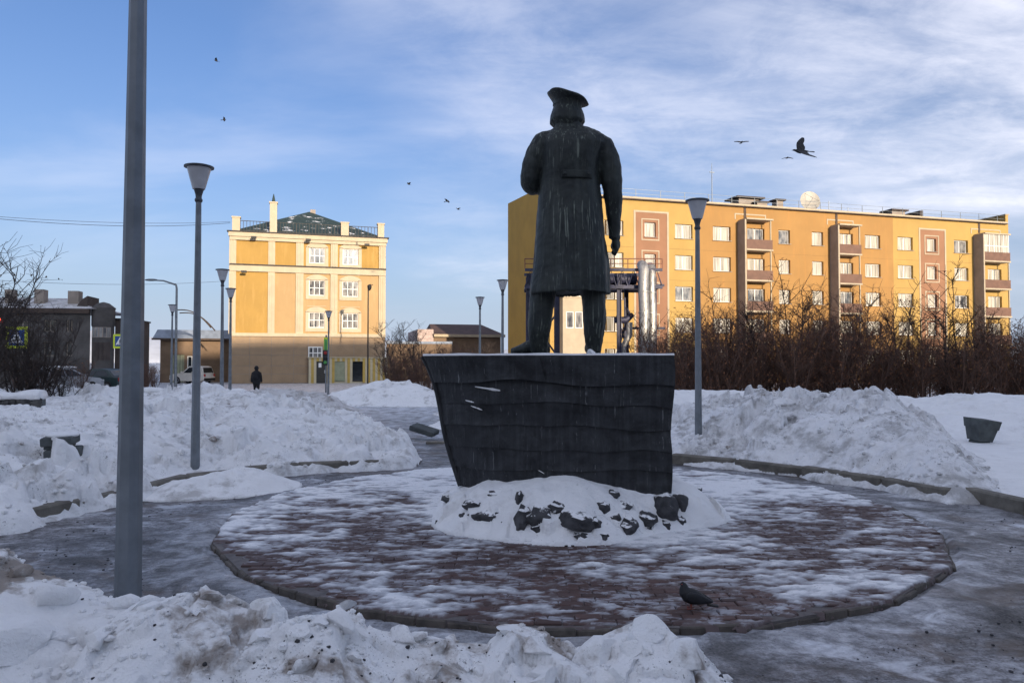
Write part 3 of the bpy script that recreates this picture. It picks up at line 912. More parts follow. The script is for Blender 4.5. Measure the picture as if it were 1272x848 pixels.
for _ in range(255):
    x, y = rng.uniform(-2.6, 1.05), rng.uniform(2.1, 3.4)
    z = height(H_FRONT, x, y)
    if z < .1: continue
    s = rng.choice((.014, .018, .022, .026, .032, .04, .05, .065, .08))
    chunk(x, y, z + s * .1, s, LBL, 'snow chunks on the near heap')
for hp, box, n, lab, grp in ((H_LEFT, (-8, -2, 7.5, 15), 60, 'snow lump on the bank behind the left kerb', 'snow lumps on the left bank'),
                             (H_RIGHT, (2.6, 6.6, 9, 14.5), 45, 'snow lump on the streaked bank opposite the hedge', 'snow lumps on the right bank')):
    k = 0
    while k < n:
        x, y = rng.uniform(*box[:2]), rng.uniform(*box[2:])
        z = height(hp, x, y)
        if z < .15: continue
        chunk(x, y, z, rng.choice((.03, .045, .06, .09)), lab, grp); k += 1
# crumbs of broken snow, uncountable
def crumbs(hp, box, n, sizes, mat, label, zmin):
    mb = MB(); k = 0
    while k < n:
        x, y = rng.uniform(*box[:2]), rng.uniform(*box[2:])
        z = height(hp, x, y); k += 1
        if z < zmin: continue
        if mnoise.noise(Vector((x * 1.7, y * 1.7, n * .1))) + .25 < rng.random() * .6: continue
        s = rng.choice(sizes) * rng.uniform(.6, 1.3)
        mb.ball((x, y, z + s * .15), (s, s * rng.uniform(.6, 1), s * rng.uniform(.45, .9)), 5, 4, Matrix.Rotation(rng.uniform(0, 6.28), 3, 'Z') @ Matrix.Rotation(rng.uniform(-.6, .6), 3, 'X'))
    tag(mb.build('snow_crumbs', mat, None, 45), label, 'snow', kind='stuff')
crumbs(H_FRONT, (-2.8, 1.1, 1.9, 3.6), 7500, (.004, .005, .006, .008, .011, .016), 'snow_near', 'loose snow crumbs strewn over the near chunky heap', .06)
crumbs(H_FRONT, (-2.8, 1.1, 1.9, 3.5), 1500, (.003, .004, .006, .009), 'grit_stone', 'dark grit specks in the near chunky heap', .06)
crumbs(H_LEFT, (-9, -1.8, 7.0, 16), 6500, (.012, .016, .022, .03, .045), 'snow_heap', 'loose snow crumbs on the left bank', .08)
crumbs(H_RIGHT, (1.9, 6.9, 8.6, 15), 5000, (.012, .016, .022, .03, .045), 'snow_grey', 'loose snow crumbs on the right bank', .1)
# grit and frozen crumbs on the walks, uncountable
gm = MB()
for _ in range(2200):
    a = rng.uniform(0, 6.28); r_ = rng.uniform(3.55, 5.0)
    x, y = PCX + r_ * math.cos(a), PCY + r_ * math.sin(a)
    if y > 11 or y < 2.6: continue
    s = rng.choice((.003, .004, .005, .006, .008, .012)) * rng.uniform(.6, 1.2)
    gm.ball((x, y, s * .3), (s, s * .8, s * .55), 5, 4, Matrix.Rotation(rng.uniform(0, 6), 3, 'Z'))
tag(gm.build('grit', 'grit_stone', smooth=50), 'dark grit and frozen crumbs scattered on the icy walk', 'grit', kind='stuff')

# ------------------------------------------------------------------ pedestal: a ship's bow in dark bronze
HZ0, HZ1 = .36, 1.665
def hull_pt(u, v, side, off=0.0):
    """u 0..1 bow to stern, v 0..1 top to bottom, side -1 towards the camera"""
    bow = -.90 + .37 * (v ** .85) + .02 * math.sin(v * 7)
    stern = 1.515 - .025 * v + .012 * math.sin(v * 9)
    x = bow + u * (stern - bow)
    B = .60 * (1 - .10 * v)
    q = min(u / .62, 1.0)
    y = B * (1 - (1 - q) ** 2.3) ** .9 * (1 - .05 * max(0, (u - .62) / .38) ** 2)
    y += off
    z = HZ1 + (HZ0 - HZ1) * v
    z += .015 * math.sin(u * 5 + v * 3) * (0 if v < .02 else 1)
    return Vector((x, CY + side * y, z))
ped = empty('ship_prow_pedestal', (0, 0, 0))
tag(ped, 'dark ship prow shaped pedestal carrying the long coated statue', 'pedestal')
ped.location = (CX, CY, 0)
PO = Vector((CX, CY, 0))
NU = 72
vb = [0.0, .155, .33, .50, .665, .83, 1.0]
def strake(v0, v1, u0, u1, side, thick, lip, seed):
    """a plank: closed slab following the hull, its lower edge standing proud"""
    mb = MB(); nv = 7; nu = max(6, int(NU * (u1 - u0)))
    outer, inner = [], []
    for j in range(nv + 1):
        t = j / nv
        ro, ri = [], []
        for i in range(nu + 1):
            u = u0 + (u1 - u0) * i / nu
            wob = .038 * mnoise.noise(Vector((u * 4, seed * 3.7, 0))) * (1 if 0 < v0 else 0)
            wob1 = .038 * mnoise.noise(Vector((u * 4, (seed + 1) * 3.7, 0))) * (1 if v1 < 1 else 0)
            v = (v0 + wob) * (1 - t) + (v1 + wob1) * t
            sag = .16 * (u - .5) ** 2 * math.sin(math.pi * v)
            v = min(max(v + sag, 0), 1)
            n = .026 * mnoise.fractal(Vector((u * 5, v * 5, 1)), 1, 2, 4) + .010 * mnoise.noise(Vector((u * 22, v * 26, 3)))
            ro.append(hull_pt(u, v, side, thick + lip * t ** 2 + n) - PO)
            ri.append(hull_pt(u, v, side, -.03) - PO)
        outer.append(ro); inner.append(ri)
    W_ = nu + 1
    vs_ = [p for r_ in outer for p in r_] + [p for r_ in inner for p in r_]
    o = (nv + 1) * W_
    fs = []
    for j in range(nv):
        for i in range(nu):
            a, b_, c, d = j * W_ + i, j * W_ + i + 1, (j + 1) * W_ + i + 1, (j + 1) * W_ + i
            fs.append((a, d, c, b_)); fs.append((o + a, o + b_, o + c, o + d))
    for i in range(nu):
        fs.append((i, i + 1, o + i + 1, o + i)); a = nv * W_ + i; fs.append((a + 1, a, o + a, o + a + 1))
    for j in range(nv):
        a, d = j * W_, (j + 1) * W_; fs.append((d, a, o + a, o + d))
        a, d = j * W_ + nu, (j + 1) * W_ + nu; fs.append((a, d, o + d, o + a))
    mb.add(vs_, fs)
    me = mb.mesh('plank', 40); fixn(me)
    return me
for side in (-1, 1):
    for k in range(1, 6):
        link(strake(vb[k], vb[k + 1], 0, 1, side, .0, .016 if k < 5 else .008, k + (50 if side > 0 else 0)), 'plank', 'hull_bronze', ped)
    link(strake(0, .19, 0.0, .475, side, .045, .012, 9), 'gunwale', 'hull_bronze', ped)
    link(strake(0, .185, .475, 1, side, .022, .008, 10), 'gunwale', 'hull_bronze', ped)
mb = MB()
deck = [hull_pt(u / 40, 0.01, -1, .0) - PO for u in range(41)] + [hull_pt(u / 40, 0.01, 1, .0) - PO for u in range(40, 0, -1)]
mb.prism([(p.x, p.y) for p in deck], HZ1 - .06, HZ1 + .004)
mb.build('deck', 'hull_bronze', ped)
tr = MB()
rows = []
for j in range(13):
    v = j / 12
    a, b_ = hull_pt(.995, v, -1, .0) - PO, hull_pt(.995, v, 1, .0) - PO
    rows.append([a.lerp(b_, i / 10) + Vector((.012 + .02 * mnoise.noise(Vector((i * .7, v * 6, 3))), 0, 0)) for i in range(11)])
tr.add([p for r_ in rows for p in r_], [(j * 11 + i, j * 11 + i + 1, (j + 1) * 11 + i + 1, (j + 1) * 11 + i) for j in range(12) for i in range(10)])
tr.build('transom', 'hull_bronze', ped, 40)
st = MB()
st.tube([hull_pt(0, v / 10, -1, 0) - PO for v in range(11)], [.03 for v in range(11)], 8)
st.build('stem', 'hull_bronze', ped, 50)
# snow lying on the deck edge and on ledges of the planks
sm = MB()
prev = None
N = 90
pts = []
for i in range(N + 1):
    u = i / N
    wv = .5 + .5 * mnoise.noise(Vector((u * 9, 2, 0)))
    e = hull_pt(u, 0, -1, .03)
    pts.append((e, wv))
vs_, fs = [], []
for i, (e, wv) in enumerate(pts):
    hgt = .010 + .022 * wv
    dp = min(.05 + .12 * wv, max(.01, (CY - e.y) * 1.2))
    vs_ += [(e.x, e.y + .006, e.z + .001), (e.x, e.y + .012, e.z + hgt * .8), (e.x, e.y + dp * .5, e.z + hgt), (e.x, e.y + dp, e.z + .004)]
for i in range(N):
    for k in range(3):
        a = i * 4 + k; fs.append((a, a + 4, a + 5, a + 1))
sm.add(vs_, fs)
tag(sm.build('snow_strip', 'snow_clean', None, 60), 'thin line of snow along the top edge of the ship pedestal', 'snow')
def sliver(px0, py0, px1, py1, th, lab):
    """a small wedge of snow caught on a plank ledge, lying on the hull surface"""
    mb = MB(); rg = []
    for i in range(9):
        t = i / 8
        x_, y_ = px0 + (px1 - px0) * t, py0 + (py1 - py0) * t
        best = None
        for Yd in np.linspace(6.6, 7.6, 201):
            p = at(x_, y_, Yd); v = (HZ1 - p.z) / (HZ1 - HZ0)
            bow = -.90 + .37 * (max(v, 0) ** .85); u = (p.x - bow) / (1.5 - bow)
            if 0 <= u <= 1 and Yd > hull_pt(u, v, -1, .014).y: best = p; break
        if best is None: continue
        r_ = th * (math.sin(math.pi * (t * .92 + .04)) ** .6) + .002
        r_ *= 1 + .5 * mnoise.noise(Vector((t * 5, px0, 0)))
        rg.append([best + Vector((0, .004 + r_ * .45 * math.cos(a), r_ * math.sin(a) * .8)) for a in [2 * math.pi * k / 7 for k in range(7)]])
    if len(rg) < 3: return
    mb.rings(rg)
    tag(mb.build('snow_sliver', 'snow_clean', None, 60), lab, 'snow', 'snow slivers on the pedestal')
sliver(590, 480, 634, 487, .011, 'longest snow sliver caught on the side of the ship pedestal')
for q in ((578, 497, 590, 500, .007), (585, 504, 599, 509, .006), (658, 577, 676, 588, .005), (714, 494, 726, 495, .005)):
    sliver(*q, 'small snow sliver caught on a ledge of the ship pedestal')

# ------------------------------------------------------------------ snow mound with rocks under the pedestal
def h_mound(X, Y):
    dx, dy = X - CX - .03, Y - CY
    th = np.arctan2(dy, dx)
    rm = 1 + .06 * np.sin(3 * th + 1) + .05 * np.sin(5 * th + 2.2) + .10 * fbm(np.cos(th) * 2 + 4, np.sin(th) * 2, 71, 3)
    rho = np.hypot(dx / 1.50, dy / 1.20) / rm
    h = (.51 + .05 * sstep(.2, 1.2, dx)) * (1 - np.clip(rho, 0, 1) ** 3.6)
    return h
def mound_grid():
    xs = np.arange(-1.3, 2.4, .0135); ys = np.arange(5.95, 9.05, .0135)
    X, Y = np.meshgrid(xs, ys)
    h = h_mound(X, Y)
    m = sstep(0, .12, h)
    v, e = blocks(X * 4.2 + fbm(X * 3, Y * 3, 4, 2), Y * 4.2, 91)
    h2 = h + m * (.10 * 2 * fbm(X * 1.9, Y * 1.9, 81, 4) + .10 * v * sstep(.40, .1, h) + .012 * 2 * fbm(X * 9, Y * 9, 83, 3))
    Z = PZ + np.where(h2 > .01, h2, -.04)
    me = grid_mesh('snow_mound', xs, ys, Z, h2 > .012)
    o = link(me, 'snow_mound', 'snow_clean')
    tag(o, 'white snow mound packed over dark rocks around the pedestal foot', 'snow mound')
    return xs, ys, Z
H_MOUND = mound_grid()
rockm = []
for i in range(7):
    me = lump(300 + i, 3, .55, .9, 8, .55, .85); me.materials.append(MATS['rock']); rockm.append(me)
for px_, py_, wpx, hpx in ((532, 607, 18, 30), (545, 597, 14, 14), (564, 599, 18, 14), (558, 618, 14, 8), (612, 613, 22, 9), (645, 621, 8, 18), (603, 640, 30, 14), (648, 644, 18, 26), (670, 640, 26, 20), (664, 657, 16, 12),
                          (718, 645, 34, 18), (748, 630, 15, 14), (760, 614, 14, 11), (774, 629, 18, 12), (780, 653, 20, 18), (800, 642, 24, 14), (827, 630, 23, 26), (826, 653, 10, 12), (806, 657, 10, 9), (747, 665, 14, 11), (723, 664, 14, 8), (765, 642, 12, 10), (575, 640, 8, 8), (545, 648, 7, 6), (626, 648, 9, 6), (690, 657, 8, 4), (868, 607, 8, 5), (621, 597, 9, 5), (588, 628, 20, 13), (690, 630, 20, 13), (735, 652, 20, 15), (845, 624, 16, 18), (842, 645, 14, 12)):
    d = ray(px_, py_); t = 5.6
    while t < 9:
        p = d * t + Vector((0, 0, EYE))
        if p.z < height(H_MOUND, p.x, p.y): break
        t += .01
    if t >= 9: continue
    k = p.y / FPX
    o = link(rng.choice(rockm), 'rock', None, None, (p.x, p.y + .035, p.z - .015))
    o.scale = (wpx * k * .74, (wpx + hpx) * k * .40, hpx * k * .80)
    o.rotation_euler = (rng.uniform(-.3, .3), rng.uniform(-.25, .25), rng.uniform(-.5, .5))
    tag(o, 'dark rock poking out of the snow mound around the pedestal', 'rock', 'rocks in the snow mound')

# ------------------------------------------------------------------ statue
SY = CY + .02
SC = SY / FPX
def sx(px_): return (px_ - 706) * SC
def sz(py_): return (440 - py_) * SC
statue = empty('bronze_statue', ((706 - 636) * SC, SY, HZ1 + .002))
tag(statue, 'dark streaked bronze statue of a man in long coat and cap', 'statue')
def ell(cx, cz, hw, hd, cy=0.0, n=64, fold=0.0, nf=9, ph=0.0, sq=2.3, vent=0.0):
    out = []
    for k in range(n):
        t = 2 * math.pi * k / n
        c, s_ = math.cos(t), math.sin(t)
        r_ = 1.0 / ((abs(c) ** sq + abs(s_) ** sq) ** (1 / sq))
        f = 1 + fold * (math.sin(nf * t + ph) * .6 + math.sin((nf + 4) * t + 1.7 * ph) * .4)
        if vent: f -= vent * math.exp(-((t - 1.5 * math.pi) / .035) ** 2)
        out.append(Vector((cx + hw * r_ * c * f, cy + hd * r_ * s_ * f, cz)))
    return out
def remesh(mb, voxel, smooth_iter=4):
    me = mb.mesh('tmp'); fixn(me)
    o = bpy.data.objects.new('tmp', me); COL.objects.link(o)
    m = o.modifiers.new('r', 'REMESH'); m.mode = 'VOXEL'; m.voxel_size = voxel; m.adaptivity = 0
    s_ = o.modifiers.new('s', 'SMOOTH'); s_.factor = .5; s_.iterations = smooth_iter
    dg = bpy.context.evaluated_depsgraph_get(); dg.update()
    out = bpy.data.meshes.new_from_object(o.evaluated_get(dg))
    bpy.data.objects.remove(o); bpy.data.meshes.remove(me)
    out.shade_smooth()
    return out
fig = MB()
def prof(tab, rows):
    ks = [t[0] for t in tab]
    return [tuple(float(np.interp(r_, ks[::-1] if ks[0] > ks[-1] else ks, [t[j] for t in (tab[::-1] if ks[0] > ks[-1] else tab)])) for j in range(1, len(tab[0]))) for r_ in rows]
# coat: py, left, right, half depth, y centre
coat = [(364, 659.5, 757.5, .33, .02), (345, 660.5, 757, .32, .02), (320, 663, 754.5, .30, .015), (290, 666, 751.5, .275, .01), (262, 668, 749, .255, .0),
        (240, 669.5, 747, .24, .0), (222, 672, 745, .225, .0), (206, 673.5, 745.5, .23, -.01), (190, 673, 748, .235, -.02), (178, 673, 752, .225, -.025), (169, 675, 752, .20, -.02),
        (163, 679, 747, .17, -.015), (158, 684, 737, .145, -.005), (153.5, 690, 725, .12, .01), (148, 693, 721, .10, .02)]
rows = list(np.arange(364, 148, -3.0))
rg = []
for py_, (l, r_, hd, yc) in zip(rows, prof(coat, rows)):
    low = max(0, (py_ - 222) / 142)
    fold = .010 + .048 * low ** 1.1 + (.010 if py_ < 218 else 0)
    rg.append(ell(sx((l + r_) / 2), sz(py_), (r_ - l) / 2 * SC, hd, yc, 64, fold, 7, .8 + .25 * low, 2.35, .035 if py_ > 226 else .02))
# shallow hollow under the hem
hem = [p.copy() for p in rg[0]]
c0 = sum(hem, Vector()) / len(hem)
rg.insert(0, [c0 + (p - c0) * .90 + Vector((0, 0, .035)) for p in hem])
rg.insert(0, [c0 + (p - c0) * .55 + Vector((0, 0, .05)) for p in hem])
fig.rings(rg)
# arms
def limb(pts, n=18):
    """pts: (px, py, y, r)"""
    P = [Vector((sx(a), y, sz(b_))) for a, b_, y, r_ in pts]; Rr = [q[3] for q in pts]
    P2, R2 = [], []
    for i in range(len(P) - 1):
        p0, p1, p2, p3 = P[max(i - 1, 0)], P[i], P[i + 1], P[min(i + 2, len(P) - 1)]
        for j in range(4):
            t = j / 4
            P2.append(.5 * ((2 * p1) + (p2 - p0) * t + (2 * p0 - 5 * p1 + 4 * p2 - p3) * t * t + (3 * p1 - p0 - 3 * p2 + p3) * t ** 3)); R2.append(Rr[i] * (1 - t) + Rr[i + 1] * t)
    P2.append(P[-1]); R2.append(Rr[-1])
    R2 = [r_ * (1 + .03 * math.sin(i * 1.9)) for i, r_ in enumerate(R2)]
    fig.tube(P2, R2, n)
limb([(688, 170, -.01, .105), (676, 175, -.01, .118), (668, 190, .0, .118), (661.5, 208, .02, .112), (660, 222, .06, .105), (668, 223, .18, .090), (684, 212, .32, .078), (697, 203, .38, .070)])
limb([(738, 174, -.02, .105), (749, 179, -.02, .112), (755, 195, -.03, .112), (759, 213, -.03, .108), (761.5, 235, -.02, .098), (763, 258, .02, .082), (764.5, 280, .05, .064), (765, 293, .06, .060)])
# right hand hanging, fingers curled
hx, hz = sx(766.5), sz(295)
fig.ball((hx, .07, hz - .035), (.048, .062, .070), 12, 9)
for i, (dy, ln) in enumerate(((-.045, .082), (-.015, .09), (.015, .086), (.043, .07))):
    y = .07 + dy
    fig.tube([(hx + .004, y, hz - .055), (hx + .010, y, hz - .055 - ln * .55), (hx - .012, y, hz - .06 - ln * .95), (hx - .035, y, hz - .055 - ln * .72)], [.021, .021, .020, .017], 8)
fig.tube([(hx - .015, .10, hz - .01), (hx - .032, .115, hz - .045), (hx - .034, .10, hz - .08)], [.023, .022, .018], 8)
# left hand at the chest
hx2, hz2 = sx(702), sz(200)
fig.ball((hx2, .39, hz2), (.065, .036, .055), 12, 9)
for i in range(4):
    z = hz2 + .04 - i * .027
    fig.tube([(hx2 + .04, .395, z), (hx2 + .095, .40, z + .004), (hx2 + .125, .375, z)], [.016, .015, .012], 8)
fig.tube([(hx2, .40, hz2 + .045), (hx2 + .03, .41, hz2 + .085), (hx2 + .06, .40, hz2 + .095)], [.018, .016, .012], 8)
# legs in trousers tucked into boots
def legs(tab):
    fig.rings([ell(sx((l + r_) / 2), sz(py_), (r_ - l) / 2 * SC, hd, yc, 24, .02, 5, py_ * .05, 2.2) for py_, l, r_, hd, yc in tab])
legs([(441, 660, 682, .085, .03), (430, 657.5, 681, .10, .02), (420, 657, 681, .105, .01), (410, 656.5, 683, .115, .0), (398, 656.5, 685.5, .128, .0), (385, 657.5, 687.5, .135, .0), (370, 658.5, 689.5, .14, .0), (350, 660, 694, .15, .0)])
legs([(441, 728.5, 745.5, .085, .0), (430, 727.5, 747, .095, .0), (420, 726.5, 748.5, .105, -.005), (410, 725.5, 749.5, .112, -.01), (398, 725, 751, .125, -.01), (385, 724, 752, .132, -.01), (370, 723, 753, .14, .0), (350, 720, 752, .15, .0)])
def foot(px0, px1, y0, y1, r0, r1):
    P = [Vector((sx(px0 + (px1 - px0) * t), y0 + (y1 - y0) * t, h_)) for t, h_ in ((-.22, .06), (0, .085), (.25, .095), (.5, .08), (.75, .058), (1, .046))]
    Rr = [(r0 * .7, .055), (r0, .085), (r0, .09), (r0, .075), (r1, .055), (r1 * .55, .035)]
    rgs = []
    d = (P[-1] - P[0]); d.z = 0; d.normalize(); sd = Vector((-d.y, d.x, 0))
    for p, (a, b_) in zip(P, Rr):
        rgs.append([p + sd * (a * math.cos(k * math.pi / 8)) + Vector((0, 0, max(-p.z + .002, b_ * math.sin(k * math.pi / 8)))) for k in range(16)])
    fig.rings(rgs)
foot(673, 636, .02, .16, .082, .078)
foot(737, 741, .0, .40, .08, .075)
# head with face turned to the left front, collar and hair
fd = Vector((-.50, .86, 0)).normalized(); fs_ = Vector((fd.y, -fd.x, 0))
hc = Vector((sx(705.5), .02, sz(134)))
fig.ball(tuple(hc), (.128, .15, .165), 20, 14)
fig.tube([(sx(706), .0, sz(160)), (sx(706), .02, sz(140))], .105, 16)
for p, r_ in ((hc + fd * .145 + Vector((0, 0, -.02)), (.022, .026, .042)), (hc + fd * .125 + Vector((0, 0, .03)), (.06, .035, .022)), (hc + fd * .115 + Vector((0, 0, -.125)), (.05, .045, .04)),
              (hc + fd * .13 + Vector((0, 0, -.075)), (.04, .025, .014)), (hc + fd * .105 + fs_ * .055 + Vector((0, 0, -.03)), (.03, .03, .035)), (hc + fd * .105 - fs_ * .055 + Vector((0, 0, -.03)), (.03, .03, .035))):
    fig.ball(tuple(p), r_, 10, 8)
for s_ in (-1, 1):
    fig.ball(tuple(hc + fs_ * (s_ * .045) + fd * .128 + Vector((0, 0, .008))), (.018, .018, .014), 10, 7)
    fig.ball(tuple(hc + fs_ * (s_ * .135) + Vector((0, 0, -.01))), (.022, .03, .042), 10, 8)
# collar, high at the back
cr = []
for zt, e in ((160, 1.0), (156, .98), (151.5, .92), (149, .84)):
    cr.append(ell(sx(706.5), sz(zt), 19.5 * SC * e, .15 * e, .01, 32, .02, 5))
fig.rings(cr)
me = remesh(fig, .0105, 3)
# worn bronze relief: cloth wrinkles on the upper back and sleeves
co = np.empty(len(me.vertices) * 3, np.float32); me.vertices.foreach_get('co', co); co = co.reshape(-1, 3)
no = np.empty(len(me.vertices) * 3, np.float32); me.vertices.foreach_get('normal', no); no = no.reshape(-1, 3)
d = .024 * fbm(co[:, 0] * 5 + co[:, 1] * 3, co[:, 2] * 3.2, 5, 3) + .020 * fbm(co[:, 0] * 11 + co[:, 1] * 9, co[:, 2] * 2.0, 6, 3) + .006 * fbm(co[:, 0] * 26, co[:, 2] * 24 + co[:, 1] * 20, 7, 2)
co += no * d[:, None]
me.vertices.foreach_set('co', co.ravel()); me.update()
link(me, 'figure', 'dark_bronze', statue)
# hair: locks hanging over the collar
hr = MB()
for i in range(26):
    a = R(200 + 320 * i / 25 + rng.uniform(-4, 4)) - math.atan2(fd.x, fd.y) * 0
    ang = math.atan2(fd.y, fd.x) + R(48) + (2 * math.pi - R(96)) * i / 25
    dx, dy = math.cos(ang), math.sin(ang)
    base = hc + Vector((dx * .105, dy * .12, .06))
    mid = hc + Vector((dx * .139, dy * .148, -.045))
    low = hc + Vector((dx * .149, dy * .150, -.082 - .03 * rng.random()))
    tip = hc + Vector((dx * .118, dy * .13, -.150 - .02 * rng.random()))
    hr.tube([base, mid, low, tip], [.03, .038, .036, .018], 8)
hr.ball(tuple(hc + Vector((0, -.02, -.06))), (.135, .135, .10), 18, 12)
link(remesh(hr, .009, 2), 'hair', 'dark_bronze', statue)
# cap: broad tilted crown, band and peak
capo = Vector((sx(706), .015, sz(119)))
Mc = Matrix.Translation(capo) @ Matrix.Rotation(R(20), 4, 'Y') @ Matrix.Rotation(R(-6), 4, 'X')
cm = MB()
rgs = []
for r_, z, sl in ((.120, -.095, .03), (.143, -.088, .04), (.147, -.04, .06), (.162, -.022, .13), (.188, -.006, .22), (.208, .008, .28), (.213, .018, .29), (.208, .029, .29), (.190, .038, .29), (.12, .044, .285), (.05, .045, .285), (.01, .045, .285)):
    ring = []
    for k in range(44):
        t = 2 * math.pi * k / 44
        w_ = 1 + (.025 * math.sin(3 * t + 1) + .015 * math.sin(7 * t)) * (r_ > .15)
        x_, y_ = r_ * w_ * math.cos(t), r_ * w_ * 1.06 * math.sin(t)
        ring.append(capo + Vector((x_, y_, z - sl * x_ + .10 * sl * y_ + .006 * math.sin(5 * t) * (r_ > .18))))
    rgs.append(ring)
cm.rings(rgs)
cap_o = cm.build('cap', 'dark_bronze', statue, 45)
fm = cap_o.data; fixn(fm)
bd = MB().lathe([(.130, -.075), (.146, -.072), (.148, -.035), (.140, -.03)], 36, Matrix.Translation(capo) @ Matrix.Rotation(R(7), 4, 'Y'))
link(bd.mesh('cap_band', 45), 'cap_band', 'dark_bronze', cap_o)
pk = MB(); top_, bot_ = [], []
for i in range(5):
    rr_ = .125 + .10 * i / 4
    for k in range(13):
        t = R(-62 + 124 * k / 12)
        e = rr_ if i == 0 else .125 + (rr_ - .125) * math.cos(t) ** .6
        p = capo + fd * (e * math.cos(t)) + fs_ * (min(e, .14) * math.sin(t) * 1.05) + Vector((0, 0, -.06 - .045 * (i / 4) ** 1.3))
        top_.append(p); bot_.append(p + Vector((0, 0, -.018)))
o_ = len(top_)
fsx = []
for i in range(4):
    for k in range(12):
        a = i * 13 + k
        fsx.append((a, a + 13, a + 14, a + 1)); fsx.append((o_ + a, o_ + a + 1, o_ + a + 14, o_ + a + 13))
for k in range(12):
    a = 52 + k; fsx.append((a, a + o_, a + o_ + 1, a + 1))
pk.add(top_ + bot_, fsx)
pm = pk.mesh('cap_peak', 50); fixn(pm); link(pm, 'cap_peak', 'dark_bronze', cap_o)
# half belt on the back with two buttons, and the centre vent seam
def coat_back(px_, py_, out=.0):
    l, r_, hd, yc = prof(coat, [py_])[0]
    c = ((px_ - (l + r_) / 2) / ((r_ - l) / 2))
    c = max(-1, min(1, c))
    return Vector((sx(px_), yc - hd * (1 - abs(c) ** 2.35) ** (1 / 2.35) - out, sz(py_)))
bl = MB(); rgs = []
for i in range(25):
    px_ = 696 + 37 * i / 24
    a, b_ = coat_back(px_, 215.5, .0), coat_back(px_, 224.5, .0)
    w_ = .022
    rgs.append([a + Vector((0, .03, 0)), a + Vector((0, -w_ + .004, 0)), a.lerp(b_, .12) + Vector((0, -w_ - .004, 0)), a.lerp(b_, .88) + Vector((0, -w_ - .004, 0)), b_ + Vector((0, -w_ + .004, 0)), b_ + Vector((0, .03, 0))])
bl.rings(rgs)
bm_ = bl.mesh('half_belt', 40); fixn(bm_)
belt = link(bm_, 'half_belt', 'dark_bronze', statue)
for px_ in (700, 729):
    c = coat_back(px_, 220, .030)
    bt = MB().lathe([(.0, 0), (.018, .0), (.018, .008), (.010, .014), (.002, .015)], 14, Matrix.Translation(c) @ Matrix.Rotation(R(90), 4, 'X'))
    link(bt.mesh('button', 40), 'button', 'dark_bronze', belt)
# snow clod on the deck next to the boot
o = link(chunkm[2], 'snow_chunk', None, None, at(734, 436, 7.05)); o.location.z = HZ1 + .03; o.scale = (.055, .05, .05)
tag(o, 'snow clod on the pedestal deck beside the right boot', 'snow chunk')

# ------------------------------------------------------------------ long orange apartment block (right)
AO = (3.2, 62.5); AA = math.atan2(8.7, 30.1)
blk = empty('apartment_block', (AO[0], AO[1], 0), AA)
tag(blk, 'long five storey apartment block in ochre and orange plaster with balconies', 'building')
def fu(px_, py_=340): return on_facade(px_, py_, AO, AA)[0]
def fz(px_, py_): return on_facade(px_, py_, AO, AA)[1]
ULEN = fu(1253.5); ZB = -.6; ZR = fz(1000, 262.5)
z_top0, z_top1 = fz(849, 296.4), fz(849, 278.6)
FLH = (fz(849, 287.5) - fz(849, 364.8)) / 2
rows_z = [(z_top0 - FLH * k, z_top1 - FLH * k) for k in range(5)]
cols = [(750.5, 764.0), (801, 815), (838.8, 860.6), (886, 908), (928.5, 950), (967.6, 981.8), (1009, 1023), (1041, 1060), (1075, 1094), (1115.5, 1134.4), (1152, 1163.6), (1185.7, 1203), (1227, 1244)]
colu = [(fu(a), fu(b_)) for a, b_ in cols]
extra_left = [(2.0, 3.6), (5.2, 6.8)]
def zone_holes(u0, u1):
    return [(a, b_, z0, z1) for a, b_ in extra_left + colu for z0, z1 in rows_z if u0 < (a + b_) / 2 < u1]
zones = [('ochre_plaster', 0, fu(789.5)), ('terracotta_plaster', fu(789.5), fu(829)), ('ochre_plaster', fu(829), fu(868)), ('orange_plaster', fu(868), fu(1110)),
         ('ochre_plaster', fu(1110), fu(1143.5)), ('terracotta_plaster', fu(1143.5), fu(1174)), ('ochre_plaster', fu(1174), ULEN)]
for m_, a, b_ in zones:
    mb = MB(); wall_open(mb, a, b_, ZB, ZR, zone_holes(a, b_), 0.0, .38)
    if m_ == 'terracotta_plaster': 
        mb = MB(); wall_open(mb, a, b_, ZB, ZR - 1.05, zone_holes(a, b_), .004, .336)
        top = MB(); top.box(a, b_, 0, .2, ZR - 1.05, ZR); top.build('wall', 'ochre_plaster', blk)
    mb.build('wall', m_, blk)
BW = 13.0
mb = MB()
mb.add([(0, BW, ZB), (0, 0.001, ZB), (0, 0.001, ZR + 1.0), (0, BW, ZR + 1.9)], [(0, 1, 2, 3)])
mb.box(0.001, .35, .002, BW - .002, ZR - .2, ZR + .98)
mb.build('end_wall', 'gold_plaster', blk)
mb = MB(); mb.box(ULEN - .35, ULEN, 0.002, BW, ZB, ZR + 1.0); mb.build('end_wall', 'ochre_plaster', blk)
mb = MB(); mb.box(-.1, .45, -.08, .3, ZR + .98, ZR + 1.08); mb.box(ULEN - .45, ULEN + .1, -.08, BW, ZR + 1.0, ZR + 1.1); mb.build('coping', 'cream_trim', blk)
mb = MB(); mb.box(.4, ULEN - .4, 4.5, BW - .3, ZB, ZR - .1); mb.build('core', 'dark_wall', blk)
mb = MB(); mb.box(.36, ULEN - .36, .02, BW, ZR - .05, ZR + .06); mb.build('roof', 'roof_felt', blk)
mb = MB(); mb.box(.36, ULEN - .36, -.32, .3, ZR + .062, ZR + .22); mb.build('eave', 'cream_trim', blk)
mb = MB(); mb.box(.36, ULEN - .36, -.30, -.004, ZR - .02, ZR + .06); mb.build('soffit', 'dark_soffit', blk)
